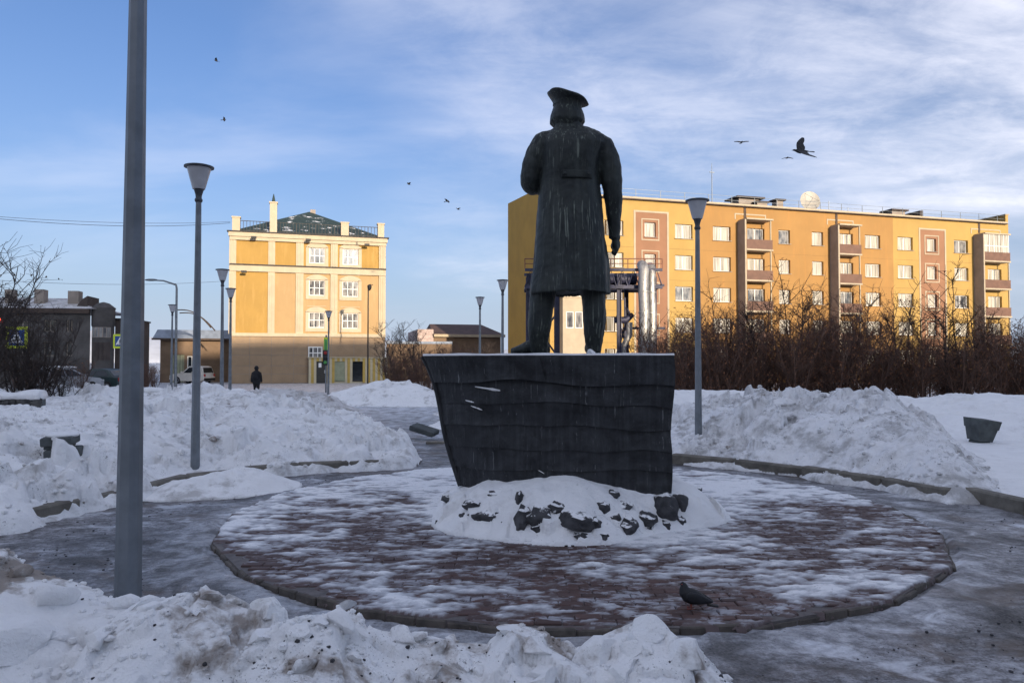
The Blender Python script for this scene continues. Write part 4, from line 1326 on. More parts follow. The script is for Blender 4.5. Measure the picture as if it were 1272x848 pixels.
# fire wall parapets rising over the roof
uw = fu(1150); mb = MB(); mb.box(uw, uw + .4, .6, BW, ZR, ZR + 1.0); mb.build('fire_wall', 'dark_wall', blk)
for k, (z0, z1) in enumerate(rows_z):
    zj = z0 - .98
    for m_, a, b_ in zones:
        if m_ != 'terracotta_plaster' and zj > 0: MB().box(a + .2, b_ - .2, -.004, .02, zj, zj + .025).build('panel_joint', 'joint_mortar', blk)
# pale outlines on the terracotta strips
for a, b_ in ((fu(789.5), fu(829)), (fu(1143.5), fu(1174))):
    mb = MB(); t = .16; zt = ZR - 1.05
    mb.box(a - t, a + .02, -.03, .05, ZB, zt + t); mb.box(b_ - .02, b_ + t, -.03, .05, ZB, zt + t); mb.box(a + .021, b_ - .021, -.03, .05, zt, zt + t)
    mb.build('pale_outline', 'cream_trim', blk)
    wcol = [q for q in colu if a < sum(q) / 2 < b_][0]
    for z0, z1 in rows_z:
        mb = MB(); g, t = .22, .10
        u0, u1 = wcol[0] - g, wcol[1] + g; z0, z1 = z0 - g, z1 + g
        mb.box(u0 - t, u0, -.03, .03, z0 - t, z1 + t); mb.box(u1, u1 + t, -.03, .03, z0 - t, z1 + t)
        mb.box(u0, u1, -.03, .03, z1, z1 + t); mb.box(u0, u1, -.03, .03, z0 - t, z0)
        mb.build('pale_outline', 'cream_trim', blk)
# windows
def window(parent, u0, u1, z0, z1, y, fr=.07, mull=1, trans=0, pane='curtain_glare_glass', frame='window_frame', sill=True):
    mb = MB()
    mb.box(u0, u0 + fr, y - .05, y + .04, z0, z1); mb.box(u1 - fr, u1, y - .05, y + .04, z0, z1)
    mb.box(u0 + fr, u1 - fr, y - .05, y + .04, z1 - fr, z1); mb.box(u0 + fr, u1 - fr, y - .05, y + .04, z0, z0 + fr)
    for i in range(mull):
        u = u0 + (u1 - u0) * (i + 1) / (mull + 1)
        mb.box(u - fr * .45, u + fr * .45, y - .04, y + .03, z0 + fr, z1 - fr)
    for i in range(trans):
        z = z0 + (z1 - z0) * (i + 1) / (trans + 1)
        mb.box(u0 + fr, u1 - fr, y - .035, y + .03, z - fr * .45, z + fr * .45)
    w_ = mb.build('window', frame, parent)
    p = MB(); p.box(u0 + fr * .3, u1 - fr * .3, y + .0, y + .012, z0 + fr * .3, z1 - fr * .3)
    p.build('pane', pane, w_)
    if sill:
        MB().box(u0 - .06, u1 + .06, y - .42, y - .052, z0 - .05, z0 - .004).build('sill', 'pale_concrete', w_)
    return w_
for ci, (a, b_) in enumerate(extra_left + colu):
    for z0, z1 in rows_z:
        window(blk, a, b_, z0, z1, .30, mull=1 if b_ - a > 1.3 else 0, pane='grey_glass' if rng.random() < .14 else 'curtain_glare_glass')
# balconies: fin wall on the left, slabs, maroon panels, slim post on the right
def balcony(uf, ul, ur, top_glazed=False):
    ul = uf + .16
    zt = rows_z[0][1] + .55
    MB().box(uf, ul, -1.15, -.004, ZB, zt).build('balcony_fin', 'pale_concrete', blk)
    MB().box(ul - .14, ul, -1.17, -1.152, ZB, zt).build('fin_edge', 'cream_trim', blk)
    MB().box(ur, ur + .10, -1.12, -1.02, ZB, zt).build('balcony_post', 'cream_trim', blk)
    MB().box(ul + .002, ur + .25, -1.25, -.004, zt + .002, zt + .14).build('balcony_roof', 'cream_trim', blk)
    t = .12
    mb = MB(); mb.box(uf - .3, uf - .3 + t, -.03, .02, zt + .2, zt + .75); mb.box(ur + .2, ur + .2 + t, -.03, .02, zt + .2, zt + .75); mb.box(uf - .3 + t, ur + .2, -.03, .02, zt + .63, zt + .75)
    mb.build('pale_outline', 'cream_trim', blk)
    MB().box(ul + .5, ul + .75, -.04, -.002, zt + .3, ZR - .03).build('vent_slot', 'dark_soffit', blk)
    for k, (z0, z1) in enumerate(rows_z[:4]):
        zs = z0 - .95
        s = MB().box(ul + .002, ur + .25, -1.2, -.004, zs, zs + .14).build('balcony', 'cream_trim', blk)
        MB().box(ul + .004, ur + .20, -1.16, -1.11, zs + .15, zs + .95).build('rail_panel', 'maroon_panel', s)
        rb = MB(); rb.box(ur + .20, ur + .24, -1.16, -.01, zs + .95, zs + 1.0); rb.box(ul + .004, ur + .199, -1.165, -1.105, zs + .952, zs + 1.0)
        for j in range(4): rb.box(ur + .205, ur + .225, -1.1 + j * .32, -1.08 + j * .32, zs + .14, zs + .95)
        rb.build('railing', 'maroon_panel', s)
        if top_glazed and k == 0:
            g = MB()
            for j in range(6):
                u = ul + .02 + (ur - ul) * j / 5
                g.box(u, u + .05, -1.13, -1.07, zs + 1.0, zt)
            g.box(ul + .02, ur + .05, -1.12, -1.08, zs + 1.6, zs + 1.65)
            gg = g.build('balcony_glazing', 'window_frame', s)
            MB().box(ul + .03, ur, -1.105, -1.095, zs + 1.0, zt - .01).build('pane', 'curtain_glare_glass', gg)
nA = (math.sin(AA), -math.cos(AA))
def fo(px_, off=1.12): return on_facade(px_, 340, (AO[0] + nA[0] * off, AO[1] + nA[1] * off), AA)[0]
balcony(fu(916.5), 0, fo(957.5))
balcony(fu(1031), 0, fo(1068))
balcony(fu(1209.5), 0, fo(1253), True)
# roof furniture
def chimney(u, y, w_, d_, h_, over=.25):
    c = MB().box(u - w_ / 2, u + w_ / 2, y - d_ / 2, y + d_ / 2, ZR, ZR + h_).build('chimney', 'pale_concrete', blk)
    MB().box(u - w_ / 2 - over, u + w_ / 2 + over, y - d_ / 2 - over, y + d_ / 2 + over, ZR + h_ + .002, ZR + h_ + .15).build('chimney_cap', 'dark_wall', c)
chimney(fu(943), 2.2, 2.2, 1.4, 1.2, .4); chimney(fu(955), 1.3, 1.1, .8, .75, .15); chimney(fu(980), 1.6, .75, .7, 1.15, .2); chimney(fu(1135), 2.4, 1.6, 1.2, 1.1)
chimney(fu(1225), 3.0, 1.4, 1.2, .5)
# roof guard rail
mb = MB()
u = .8
while u < ULEN - .5:
    mb.box(u - .02, u + .02, -.02, .02, ZR + .2, ZR + .95); u += 2.4
for h_ in (.55, .93): mb.box(.8, ULEN - .6, -.012, .012, ZR + h_, ZR + h_ + .025)
mb.build('roof_railing', 'galvanised', blk)
mb = MB(); um = fu(895.5); mb.tube([(um, 1.4, ZR), (um, 1.4, fz(895, 215)), (um, 1.4, fz(895, 198))], [.05, .04, .02], 6); mb.box(um - .25, um + .25, 1.38, 1.42, fz(895, 210), fz(895, 209)); mb.build('mast', 'galvanised', blk)
for px_, h_ in ((1036, 1.3), (770, 1.1), (1060, .8)):
    um = fu(px_); MB().tube([(um, .6, ZR), (um, .6, ZR + h_)], .03, 5).build('mast', 'galvanised', blk)
# satellite dish on the roof
dish = empty('satellite_dish', (0, 0, 0)); tag(dish, 'large round pale satellite dish standing on the apartment block roof', 'dish')
duv = on_facade(1013, 248, AO, AA)
c_, s_ = math.cos(AA), math.sin(AA)
dw = Vector((AO[0] + c_ * fu(1013, 248) - s_ * .9, AO[1] + s_ * fu(1013, 248) + c_ * .9, 0))
dish.location = (dw.x, dw.y, ZR + .05); dish.rotation_euler = (0, 0, AA - R(14))
Md = Matrix.Translation((0, 0, 1.12)) @ Matrix.Rotation(R(78), 4, 'X')
pr = [(.02, .0), (.35, .025), (.65, .085), (.88, .16), (.98, .20), (.985, .225), (.88, .19), (.65, .115), (.35, .055), (.02, .03)]
MB().lathe([(a * .98, b_) for a, b_ in pr], 36, Md).build('reflector', 'dish_white', dish, 60)
mb = MB(); mb.tube([(0, .2, 0), (0, .2, 1.1)], .06, 8); mb.tube([(-.5, .35, 0), (0, .2, .7)], .035, 6); mb.tube([(.5, .35, 0), (0, .2, .7)], .035, 6); mb.build('stand', 'galvanised', dish, 50)
mb = MB()
for a in (0, 120, 240):
    mb.tube([Md @ Vector((.9 * math.cos(R(a)), .9 * math.sin(R(a)), .18)), Md @ Vector((0, 0, .85))], .015, 5)
mb.build('feed_arm', 'galvanised', dish)
# ground floor shop bay
mb = MB(); u0, u1 = fu(694), fu(727); zt = fz(706, 371)
holes = [(u0 + .3 + i * .82, u0 + .3 + i * .82 + .66, fz(706, 408), fz(706, 388)) for i in range(3)]
holes = [h_ for h_ in holes if h_[1] < u1 - .1]
wall_open(mb, u0, u1, ZB, zt, holes, -1.0, .15)
mb.box(u0 - .1, u1 + .1, -1.08, -.004, zt + .002, zt + .12); mb.box(u0, u0 + .1, -.995, -.004, ZB, zt)
bay = mb.build('shop_bay', 'cream_trim', blk)
for h_ in holes: window(blk, *h_, -.92, fr=.05, mull=0, pane='grey_glass', sill=False)

# ------------------------------------------------------------------ yellow corner building with cream pilasters (left)
BO = ((285 - 636) * 66 / FPX, 66.0); BA = math.atan(.294)
yb = empty('yellow_building', (BO[0], BO[1], 0), BA)
tag(yb, 'four storey yellow building with cream pilasters, roof railing and dark hipped roof', 'building')
def bu(px_, py_=350): return on_facade(px_, py_, BO, BA)[0]
def bz(px_, py_): return on_facade(px_, py_, BO, BA)[1]
BL = bu(478.5); GZ = -.6
zc0, zc1 = bz(300, 289), bz(300, 295)      # cornice
zb1, zb0 = bz(300, 329.5), bz(300, 337)    # band between top floor and middle
zp = bz(300, 414.5)                        # top of cladding
BD = 12.0
wins = []
for l, r_, rws in (((384, 403.4)), ((426, 445))) and ((384, 403.4, ((308, 327), (348, 367), (388, 407))), (425.5, 445, ((309.5, 329), (349.6, 368.5), (389, 408)))):
    for t_, b_ in rws: wins.append((bu(l), bu(r_), bz((l + r_) / 2, b_), bz((l + r_) / 2, t_)))
piers = [(284.5, 293.2), (333, 341.5), (367.5, 377), (410.5, 419.3), (470.5, 478.8)]
bays = [(293.2, 333), (341.5, 367.5), (377, 410.5), (419.3, 470.5)]
for i, (l, r_) in enumerate(bays):
    a, b_ = bu(l), bu(r_)
    for zlo, zhi, m_ in ((zb1, zc1 + .3, 'amber_plaster'), (zp, zb0, 'amber_plaster' if i == 0 else 'peach_plaster')):
        mb = MB(); hs = [w_ for w_ in wins if a < (w_[0] + w_[1]) / 2 < b_ and zlo < (w_[2] + w_[3]) / 2 < zhi]
        wall_open(mb, a - .05, b_ + .05, zlo, zhi, hs, .0, .22)
        mb.build('wall', m_, yb)
for l, r_ in piers:
    a, b_ = bu(l), bu(r_); w3 = (b_ - a)
    p = MB(); p.box(a, b_, -.16, .1, zp, zc1 + .29)
    po = p.build('pilaster', 'ivory_trim', yb)
    q = MB(); q.box(a + w3 * .22, a + w3 * .42, -.22, -.162, zp + .3, zb0 - .2); q.box(a + w3 * .58, a + w3 * .78, -.22, -.162, zp + .3, zb0 - .2)
    q.box(a + w3 * .22, a + w3 * .42, -.22, -.162, zb1 + .15, zc1 - .25); q.box(a + w3 * .58, a + w3 * .78, -.22, -.162, zb1 + .15, zc1 - .25)
    q.build('flute', 'ivory_trim', po)
MB().box(-.02, BL + .02, -.26, .1, zb0, zb1).build('band', 'ivory_trim', yb)
MB().box(-.05, BL + .05, -.40, -.004, zb1 + .002, zb1 + .10).build('ledge', 'roof_felt', yb)
MB().box(-.02, BL + .02, -.30, .1, zp - .22, zp + .08).build('band', 'ivory_trim', yb)
mb = MB(); mb.box(-.15, BL + .15, -.45, .15, zc1 + .05, zc0); mb.box(-.05, BL + .05, -.3, .1, zc1 - .25, zc1 + .048); mb.build('cornice', 'ivory_trim', yb)
mb = MB(); mb.box(-.28, BL + .28, -.6, .2, zc0 + .002, zc0 + .09); mb.build('gutter', 'roof_felt', yb)
mb = MB(); mb.box(0.01, BL - .01, .24, BD, GZ, zc0 - .1); mb.build('core', 'peach_plaster', yb)
mb = MB(); mb.add([(-.1, 0.12, zc0 + .1), (BL + .1, 0.12, zc0 + .1), (BL + .1, BD, zc0 + .1), (-.1, BD, zc0 + .1), (BL * .5, BD * .5, bz(378, 259) + .9)],
                  [(0, 1, 4), (1, 2, 4), (2, 3, 4), (3, 0, 4), (3, 2, 1, 0)]); mb.build('roof', 'green_roof', yb)
MB().box(BL * .5 + .1, BL * .5 + .6, BD * .5 - .2, BD * .5 + .2, bz(378, 259) + .2, bz(378, 259) + 1.1).build('chimney', 'pale_concrete', yb)
# parapet posts and iron railing
def post(l, r_, ytop, cap=True):
    a, b_ = bu(l), bu(r_); zt = bz((l + r_) / 2, ytop)
    p = MB().box(a, b_, -.3, -.3 + (b_ - a), zc0 + .092, zt).build('parapet_post', 'ivory_trim', yb)
    MB().box(a - .06, b_ + .06, -.36, -.24 + (b_ - a), zt + .002, zt + .12).build('post_cap', 'ivory_trim', p)
post(288, 297.6, 271); post(334.5, 343.5, 253); post(423, 432.5, 278); post(468.7, 476.5, 279.5)
MB().tube([(bu(339), 0, bz(339, 253)), (bu(339), 0, bz(339, 247)), (bu(339), 0, bz(339, 241))], [.18, .12, .03], 8).build('finial', 'green_roof', yb)
for l, r_ in ((297.6, 334.5), (343.5, 423), (432.5, 468.7)):
    a, b_ = bu(l), bu(r_); z0_ = zc0 + .09; mb = MB(); n = int((b_ - a) / .28)
    for i in range(n + 1):
        u = a + (b_ - a) * i / n; wv = .02 if i % 6 else .035
        mb.box(u - wv, u + wv, -.12, -.08, z0_, z0_ + .95)
    mb.box(a, b_, -.13, -.07, z0_ + .95, z0_ + 1.0); mb.box(a, b_, -.12, -.08, z0_ + .12, z0_ + .16)
    mb.build('roof_railing', 'iron', yb)
# windows with arched cream surrounds
for i, (a, b_, z0, z1) in enumerate(wins):
    w_ = window(yb, a, b_, z0, z1, .14, fr=.055, mull=2, trans=1, pane='grey_glass', frame='window_frame', sill=False)
    g = .30
    s = MB(); s.box(a - g, a - .002, -.10, .05, z0 - .35, z1 + .1); s.box(b_ + .002, b_ + g, -.10, .05, z0 - .35, z1 + .1); s.box(a - .001, b_ + .001, -.10, .05, z0 - .35, z0 - .01)
    n = 10; arc = [(a - g + (b_ - a + 2 * g) * k / n, z1 + .10 + .42 * math.sin(math.pi * k / n) ** .7) for k in range(n + 1)]
    inn = [(a - g + (b_ - a + 2 * g) * k / n, z1 + .004 + (.0)) for k in range(n, -1, -1)]
    pts = arc + inn
    vs_ = [(u, -.10, z) for u, z in pts] + [(u, .05, z) for u, z in pts]; L_ = len(pts)
    s.add(vs_, [tuple(range(L_)), tuple(range(L_, 2 * L_))[::-1]] + [(k, (k + 1) % L_, L_ + (k + 1) % L_, L_ + k) for k in range(L_)])
    s.build('surround', 'ivory_trim', w_)
    if i % 3: 
        MB().box(a - .16, b_ + .16, -.05, .03, z1 + .55, z1 + .72 if i % 3 == 1 else z1 + .6).build('apron', 'ivory_trim', w_)
# beige cladding panels of the ground floor
zlines = [zp - .24] + [bz(330, y_) for y_ in (427.5, 441, 454, 464.5, 476)]
ulines = [0.0] + [bu(x_) for x_ in (311, 338, 365.5, 383.5, 412, 440, 459)] + [BL]
for a, b_ in zip(ulines, ulines[1:]):
    for zh, zl in zip(zlines, zlines[1:]):
        MB().box(a + .02, b_ - .02, -.12, .05, zl + .02, zh - .02).build('cladding_panel', 'beige_panel', yb)
MB().box(0, BL, -.09, .2, GZ, zp - .23).build('cladding_joint', 'pale_concrete', yb)
# yellow and white corrugated entrance screen
e0, e1, ez = bu(384), bu(481.5), bz(430, 444.5)
gaps = [(bu(392.8), bu(406), GZ, bz(400, 449.5)), (bu(415.2), bu(428.5), bz(420, 473), bz(420, 449.5)), (bu(437.5), bu(450.2), bz(444, 473), bz(444, 449.5))]
u = e0; k = 0
while u < e1:
    u2 = min(u + .23, e1)
    mu = (u + u2) / 2
    hit = [g for g in gaps if g[0] < mu < g[1]]
    if not hit: MB().box(u + .005, u2 - .005, -.62 - (.05 if k % 2 else 0), -.5, GZ, ez).build('screen_strip', 'yellow_sheet' if k % 2 else 'white_sheet', yb)
    else:
        g = hit[0]
        MB().box(u + .005, u2 - .005, -.62 - (.05 if k % 2 else 0), -.5, g[3] + .06, ez).build('screen_strip', 'yellow_sheet' if k % 2 else 'white_sheet', yb)
        if g[2] > GZ: MB().box(u + .005, u2 - .005, -.62, -.5, GZ, g[2] - .06).build('screen_strip', 'white_sheet', yb)
    u = u2; k += 1
MB().box(e0 - .1, e1 + .1, -.8, -.12, ez + .002, ez + .08).build('screen_roof', 'white_sheet', yb)
for (a, b_, z0, z1), m_, nm in zip(gaps, ('black_door', 'green_shutter', 'dark_glass'), ('door', 'roller_shutter', 'shop_window')):
    d_ = MB().box(a, b_, -.56, -.5, z0, z1).build(nm, m_, yb)
    if nm == 'door':
        MB().box(a + .25, a + .5, -.57, -.562, z0 + 1.75, z0 + 2.15).build('notice', 'sign_white', d_); MB().box(b_ - .2, b_ - .12, -.62, -.562, z0 + 1.2, z0 + 1.5).build('handle', 'rim', d_)
    if nm == 'roller_shutter':
        for j in range(9): MB().box(a + .03, b_ - .03, -.575, -.562, z0 + .1 + j * .19, z0 + .25 + j * .19).build('slat', 'green_shutter', d_)
window(yb, bu(383.5), bu(401), bz(392, 446), bz(392, 430.5), -.18, fr=.1, mull=2, trans=1, pane='grey_glass', sill=False)
# flood lamps on brackets
for px_, py_ in ((314, 297), (302, 339), (381, 300), (453, 306)):
    a, z = bu(px_, py_), bz(px_, py_)
    mb = MB(); mb.tube([(a, -.16, z), (a + .1, -.9, z + .1)], .03, 5); mb.box(a - .1, a + .35, -1.1, -.8, z - .08, z + .1); mb.build('flood_lamp', 'iron', yb)

# ------------------------------------------------------------------ low brown garage with blue metal roof
GO = (at(199, 440, 70).x, 70.0); GA = BA
gar = empty('garage', (GO[0], GO[1], 0), GA); tag(gar, 'low brown flat garage with a blue grey metal roof', 'building')
def gu(p): return on_facade(p, 440, GO, GA)[0]
def gzz(p, y_): return on_facade(p, y_, GO, GA)[1]
gl = bu(285) and gu(289)
zr = gzz(240, 421); zd = gzz(240, 409.5)
hs = [(gu(212), gu(229), -.5, gzz(220, 440))]
mb = MB(); wall_open(mb, 0, gl, -.6, zr, hs, 0, .3); mb.box(0, .3, .31, 9, -.6, zr); mb.box(gl - .3, gl, .31, 9, -.6, zr); mb.box(.3, gl - .3, 8.7, 9, -.6, zr); mb.build('wall', 'brown_wall', gar)
mb = MB(); mb.add([(-.6, -.6, zr), (gl + .1, -.6, zr), (gl + .1, 9.5, zr), (-.6, 9.5, zr), (-.3, .3, zd), (gl + .1, .3, zd), (gl + .1, 9, zd + .2), (-.3, 9, zd + .2)],
                  [(0, 1, 5, 4), (4, 5, 6, 7), (1, 2, 6, 5), (3, 0, 4, 7), (2, 3, 7, 6), (3, 2, 1, 0)]); mb.build('roof', 'blue_roof', gar)
MB().box(-.65, gl + .12, -.68, -.602, zr - .12, zr + .05).build('fascia', 'dark_soffit', gar)
d_ = MB().box(hs[0][0], hs[0][1], .25, .29, -.5, hs[0][3]).build('gate', 'dark_wall', gar)
for k in range(5): MB().box(hs[0][0] + .03 + k * .26, hs[0][0] + .25 + k * .26, .22, .248, -.5, hs[0][3] - .05).build('board', 'green_shutter', d_)
w_ = window(gar, gu(233), gu(239), 1.0, 2.2, -.02, mull=0, pane='dark_glass', sill=False)

# ------------------------------------------------------------------ dark stone house with rounded corner bay (far left)
HO = (at(-70, 440, 52).x, 52.0); HA = R(11)
hou = empty('stone_house', (HO[0], HO[1], 0), HA); tag(hou, 'dark grey stone house with a snowy roof and rounded corner bay', 'building')
def hu(p, y_=420): return on_facade(p, y_, HO, HA)[0]
def hz_(p, y_): return on_facade(p, y_, HO, HA)[1]
hl = hu(112); zh = hz_(60, 389)
hs = [(hu(x0), hu(x1), hz_(60, y1), hz_(60, y0)) for x0, x1, y0, y1 in ((54, 69, 397, 412), (82, 85.5, 397, 412), (87, 90, 397, 412), (20, 34, 399, 414), (-12, 2, 399, 414), (54, 69, 424, 442), (82, 90, 424, 442), (20, 34, 424, 442))]
mb = MB(); wall_open(mb, 0, hl, -.6, zh, hs, 0, .25); mb.box(0, .3, .3, 9, -.6, zh); mb.build('wall', 'grey_stone_wall', hou)
for h_ in hs: window(hou, *h_, .2, mull=0 if h_[1] - h_[0] < .5 else 1, pane='dark_glass', frame='pale_concrete', sill=False)
MB().box(-.3, hl, -.35, -.004, zh, zh + .35).build('eave', 'dark_soffit', hou)
zt = hz_(60, 370) + .3
mb = MB(); mb.add([(-.3, -.3, zh + .352), (hl + .5, -.3, zh + .352), (hl + .5, 8.5, zh + .352), (-.3, 8.5, zh + .352), (1, 4, zt), (hl - 3.0, 4, zt)], [(0, 1, 5, 4), (1, 2, 5), (2, 3, 4, 5), (3, 0, 4), (3, 2, 1, 0)])
rf = mb.build('roof', 'snow_dirty', hou)
for p0, p1, h_ in ((73, 87, .75), (30, 42, .9), (-8, 2, .8)):
    MB().box(hu(p0), hu(p1), 1.5, 2.3, zh + .6, zt + h_ * .5).build('chimney', 'pale_concrete', rf)
mb = MB(); a, b_ = hu(88), hu(104); mb.add([(a, .6, zh + .4), (b_, .6, zh + .4), (b_, .6, zh + 1.35), (a + .5, .6, zh + 1.1), (a, 3, zh + .4), (b_, 3, zh + .4), (b_, 3, zh + 1.35), (a + .5, 3, zh + 1.1)], [(0, 1, 2, 3), (1, 5, 6, 2), (3, 2, 6, 7), (0, 3, 7, 4)]); mb.build('dormer', 'dark_wall', rf)
# rounded bay
rc, rr_ = hu(124.5), (hu(139) - hu(110)) / 2
z0b, z1b = hz_(125, 405), hz_(125, 382)
MB().lathe([(rr_ * .93, -.6), (rr_ * .93, z0b)], 28, c=(rc, .6, 0)).build('bay_wall', 'grey_stone_wall', hou, 40)
MB().lathe([(rr_ * .95, z0b + .002), (rr_, z0b + .05), (rr_, z1b - .1), (rr_ * 1.06, z1b), (rr_ * .5, z1b + .35), (.05, z1b + .45)], 28, c=(rc, .6, 0)).build('bay_parapet', 'grey_stone_wall', hou, 40)
for a in (-115, -95, -75, -55):
    Mw = Matrix.Translation((rc, .6, 0)) @ Matrix.Rotation(R(a), 4, 'Z')
    w_ = MB().box(rr_ * .9, rr_ * .95, -.28, .28, hz_(125, 419), hz_(125, 405.5) - .05, Mw).build('window', 'pale_concrete', hou)
    MB().box(rr_ * .945, rr_ * .957, -.22, .22, hz_(125, 418.5), hz_(125, 406) - .05, Mw).build('pane', 'grey_glass', w_)
    MB().box(rr_ * .9, rr_ * .95, -.25, .25, hz_(125, 447), hz_(125, 425), Mw).build('pier_recess', 'dark_wall', hou)
MB().box(hu(136), hu(156), 1.2, 6, -.6, hz_(145, 396)).build('annex', 'dark_wall', hou)
MB().box(hu(135), hu(157), 1.0, 6.2, hz_(145, 396) + .002, hz_(145, 394)).build('annex_roof', 'roof_felt', hou)

# ------------------------------------------------------------------ brown barn behind the pedestal
RO = (at(536, 430, 84).x, 84.0); RA = R(14)
bar = empty('barn', (RO[0], RO[1], 0), RA); tag(bar, 'brown barn with a low hipped roof beyond the walk', 'building')
def ru(p): return on_facade(p, 425, RO, RA)[0]
def rz_(p, y_): return on_facade(p, y_, RO, RA)[1]
rl = ru(622); ze, zt = rz_(580, 416), rz_(580, 404.5)
mb = MB(); mb.box(.2, rl, 0, 10, -.6, ze); mb.build('wall', 'brown_wall', bar)
MB().box(-1.6, .195, -.2, 10, -.6, ze + .6).build('gable_wall', 'pink_plaster', bar)
mb = MB(); mb.add([(.1, -.5, ze), (rl + .5, -.5, ze), (rl + .5, 10.5, ze), (.1, 10.5, ze), (.3, 4, zt + .35), (rl - 1.5, 4, zt + .35)], [(0, 1, 5, 4), (1, 2, 5), (2, 3, 4, 5), (3, 0, 4), (3, 2, 1, 0)]); mb.build('roof', 'brown_roof', bar)
MB().box(.2, rl + .4, -.6, -.502, ze - .25, ze + .05).build('fascia', 'cream_trim', bar)
for k in range(4): window(bar, 1.2 + k * 1.7, 2.1 + k * 1.7, 1.2, 2.3, -.03, mull=0, pane='dark_glass', sill=False)
# low beige wall between the yellow building and the barn
lw = empty('garden_wall', (at(480, 440, 74).x, 74, 0)); tag(lw, 'low tan wall running on behind the bare trees', 'wall')
MB().box(0, 6.5, 0, .4, -.6, at(490, 427, 74).z).build('wall', 'brown_wall', lw); MB().box(-.05, 6.55, -.06, .46, at(490, 427, 74).z + .002, at(490, 424, 74).z).build('coping', 'blue_roof', lw)

# ------------------------------------------------------------------ houses behind the camera that shade the square
SH = Vector((SUN.x, SUN.y, 0)).normalized(); SQ = Vector((-SH.y, SH.x, 0))
def shade_block(q0, q1, p, h_, depth, label, mat):
    """block whose front stands p metres towards the sun, spanning q0..q1 across it"""
    if SQ.dot(Vector((.9, .44, 0))) < 0: qv = -SQ
    else: qv = SQ
    a = SH * p + qv * q0
    t = empty('street_house', (a.x, a.y, 0), math.atan2(qv.y, qv.x)); tag(t, label, 'building')
    L = q1 - q0
    n = int(L / 3.2); hs = []
    for k in range(n):
        for f in range(int(h_ / 3) - 0):
            u = L * (k + .5) / n; z = 1.2 + f * 3.0
            if z + 1.4 < h_ - .3: hs.append((u - .7, u + .7, z, z + 1.4))
    yb_ = 0.0
    mb = MB(); wall_open(mb, 0, L, -.6, h_, hs, 0, .2)
    # the side facing the square is the one whose outward normal points away from the sun
    mb.v = [(x, -y if False else y, z) for x, y, z in mb.v]
    mb.box(0, L, .25, depth, -.6, h_); mb.build('wall', mat, t)
    MB().box(-.3, L + .3, -.3, depth + .3, h_ + .002, h_ + .3).build('roof', 'roof_felt', t)
    g = MB()
    for h4 in hs: g.box(h4[0], h4[1], .18, .22, h4[2], h4[3])
    g.build('glazing', 'grey_glass', t)
    return t
shade_block(-60, 2.5, 60, 26.0, 14, 'tall pale apartment slab across the street behind the viewer', 'pale_concrete')
shade_block(1.0, 21.2, 76, 22.8, 14, 'middle grey house between two others across the street', 'grey_stone_wall')
shade_block(21.0, 100, 60, 14.0, 14, 'lower brick toned house row across the street behind the viewer', 'terracotta_plaster')

# ------------------------------------------------------------------ street lamps with funnel shades
LT = 4.42
def make_lamp():
    t = empty('street_lamp')
    MB().tube([(0, 0, -.1), (0, 0, LT - .42)], [.066, .038], 8).build('pole', 'galvanised', t)
    MB().lathe([(.045, LT - .52), (.055, LT - .50), (.055, LT - .48), (.042, LT - .46), (.045, LT - .42), (.062, LT - .36), (.07, LT - .34), (.045, LT - .335)], 12).build('collar', 'lamp_cap', t, 40)
    MB().lathe([(.060, .0), (.085, .01), (.085, .05), (.066, .10)], 12).build('base_collar', 'galvanised', t, 40)
    s = MB().lathe([(.085, LT - .332), (.165, LT - .03), (.12, LT - .028)], 20).build('shade', 'lamp_glass', t, 40)
    MB().lathe([(.16, LT - .03), (.205, LT - .022), (.205, LT - .004), (.18, LT + .004), (.06, LT + .02)], 20).build('shade_lid', 'lamp_cap', s, 40)
    return t
lamp0 = make_lamp()
lamps = [(160, 3.72, 'tall cut off lamp post standing in the chunky dirty snow heap'),
         (244, 10.6, 'lamp post with a funnel shade just behind the left kerb'),
         (867, 12.8, 'lamp post with a funnel shade beside the streaked snow bank'),
         (276, 22.4, 'lamp post in front of the corner of the garage and yellow building'),
         (286, 27.9, 'lamp post lined up with the first pilaster of the yellow building'),
         (213, 35.0, 'lamp post beside the left end of the brown garage'),
         (408, 38.7, 'lamp post in front of the door of the yellow building'),
         (596, 31.3, 'lamp post rising in front of the brown barn'),
         (624, 25.2, 'lamp post between the brown barn and the apartment block')]
for i, (px_, d_, lab) in enumerate(lamps):
    o = lamp0 if i == 0 else copy_tree(lamp0)
    o.location = (at(px_ if i else 163.5, 450 if i else 400, d_).x, d_, gzf(d_))
    o.rotation_euler = (rng.uniform(-.004, .004), rng.uniform(-.004, .004), rng.uniform(0, 6))
    tag(o, lab, 'street lamp', 'funnel shaded street lamps')

# cobra street light, old lantern
def pole_thing(name, px_, d_, label):
    t = empty(name, ((px_ - 636) * d_ / FPX, d_, gzf(d_))); tag(t, label, 'street lamp'); return t
t = pole_thing('street_light', 218.5, 55, 'tall road light with a long bent arm over the street')
zt = at(218, 354, 55).z + .3
MB().tube([(0, 0, 0), (0, 0, zt - .25), (-.05, 0, zt)], [.11, .08, .07], 8).build('pole', 'galvanised', t, 50)
e = at(192, 348.5, 55); dx = e.x - t.location.x
MB().tube([(-.05, 0, zt), (dx * .6, 0, e.z + .28), (dx, 0, e.z + .32)], [.07, .055, .05], 8).build('arm', 'galvanised', t, 50)
MB().ball((dx - .25, 0, e.z + .34), (.5, .16, .09), 12, 8).build('lamp_head', 'galvanised', t, 180)
t = pole_thing('old_lantern', 457, 60, 'thin pole with a dark hanging lantern by the yellow building')
zt = at(457, 357, 60).z + .3
MB().tube([(0, 0, 0), (0, 0, zt)], [.06, .05], 8).build('pole', 'iron', t, 50)
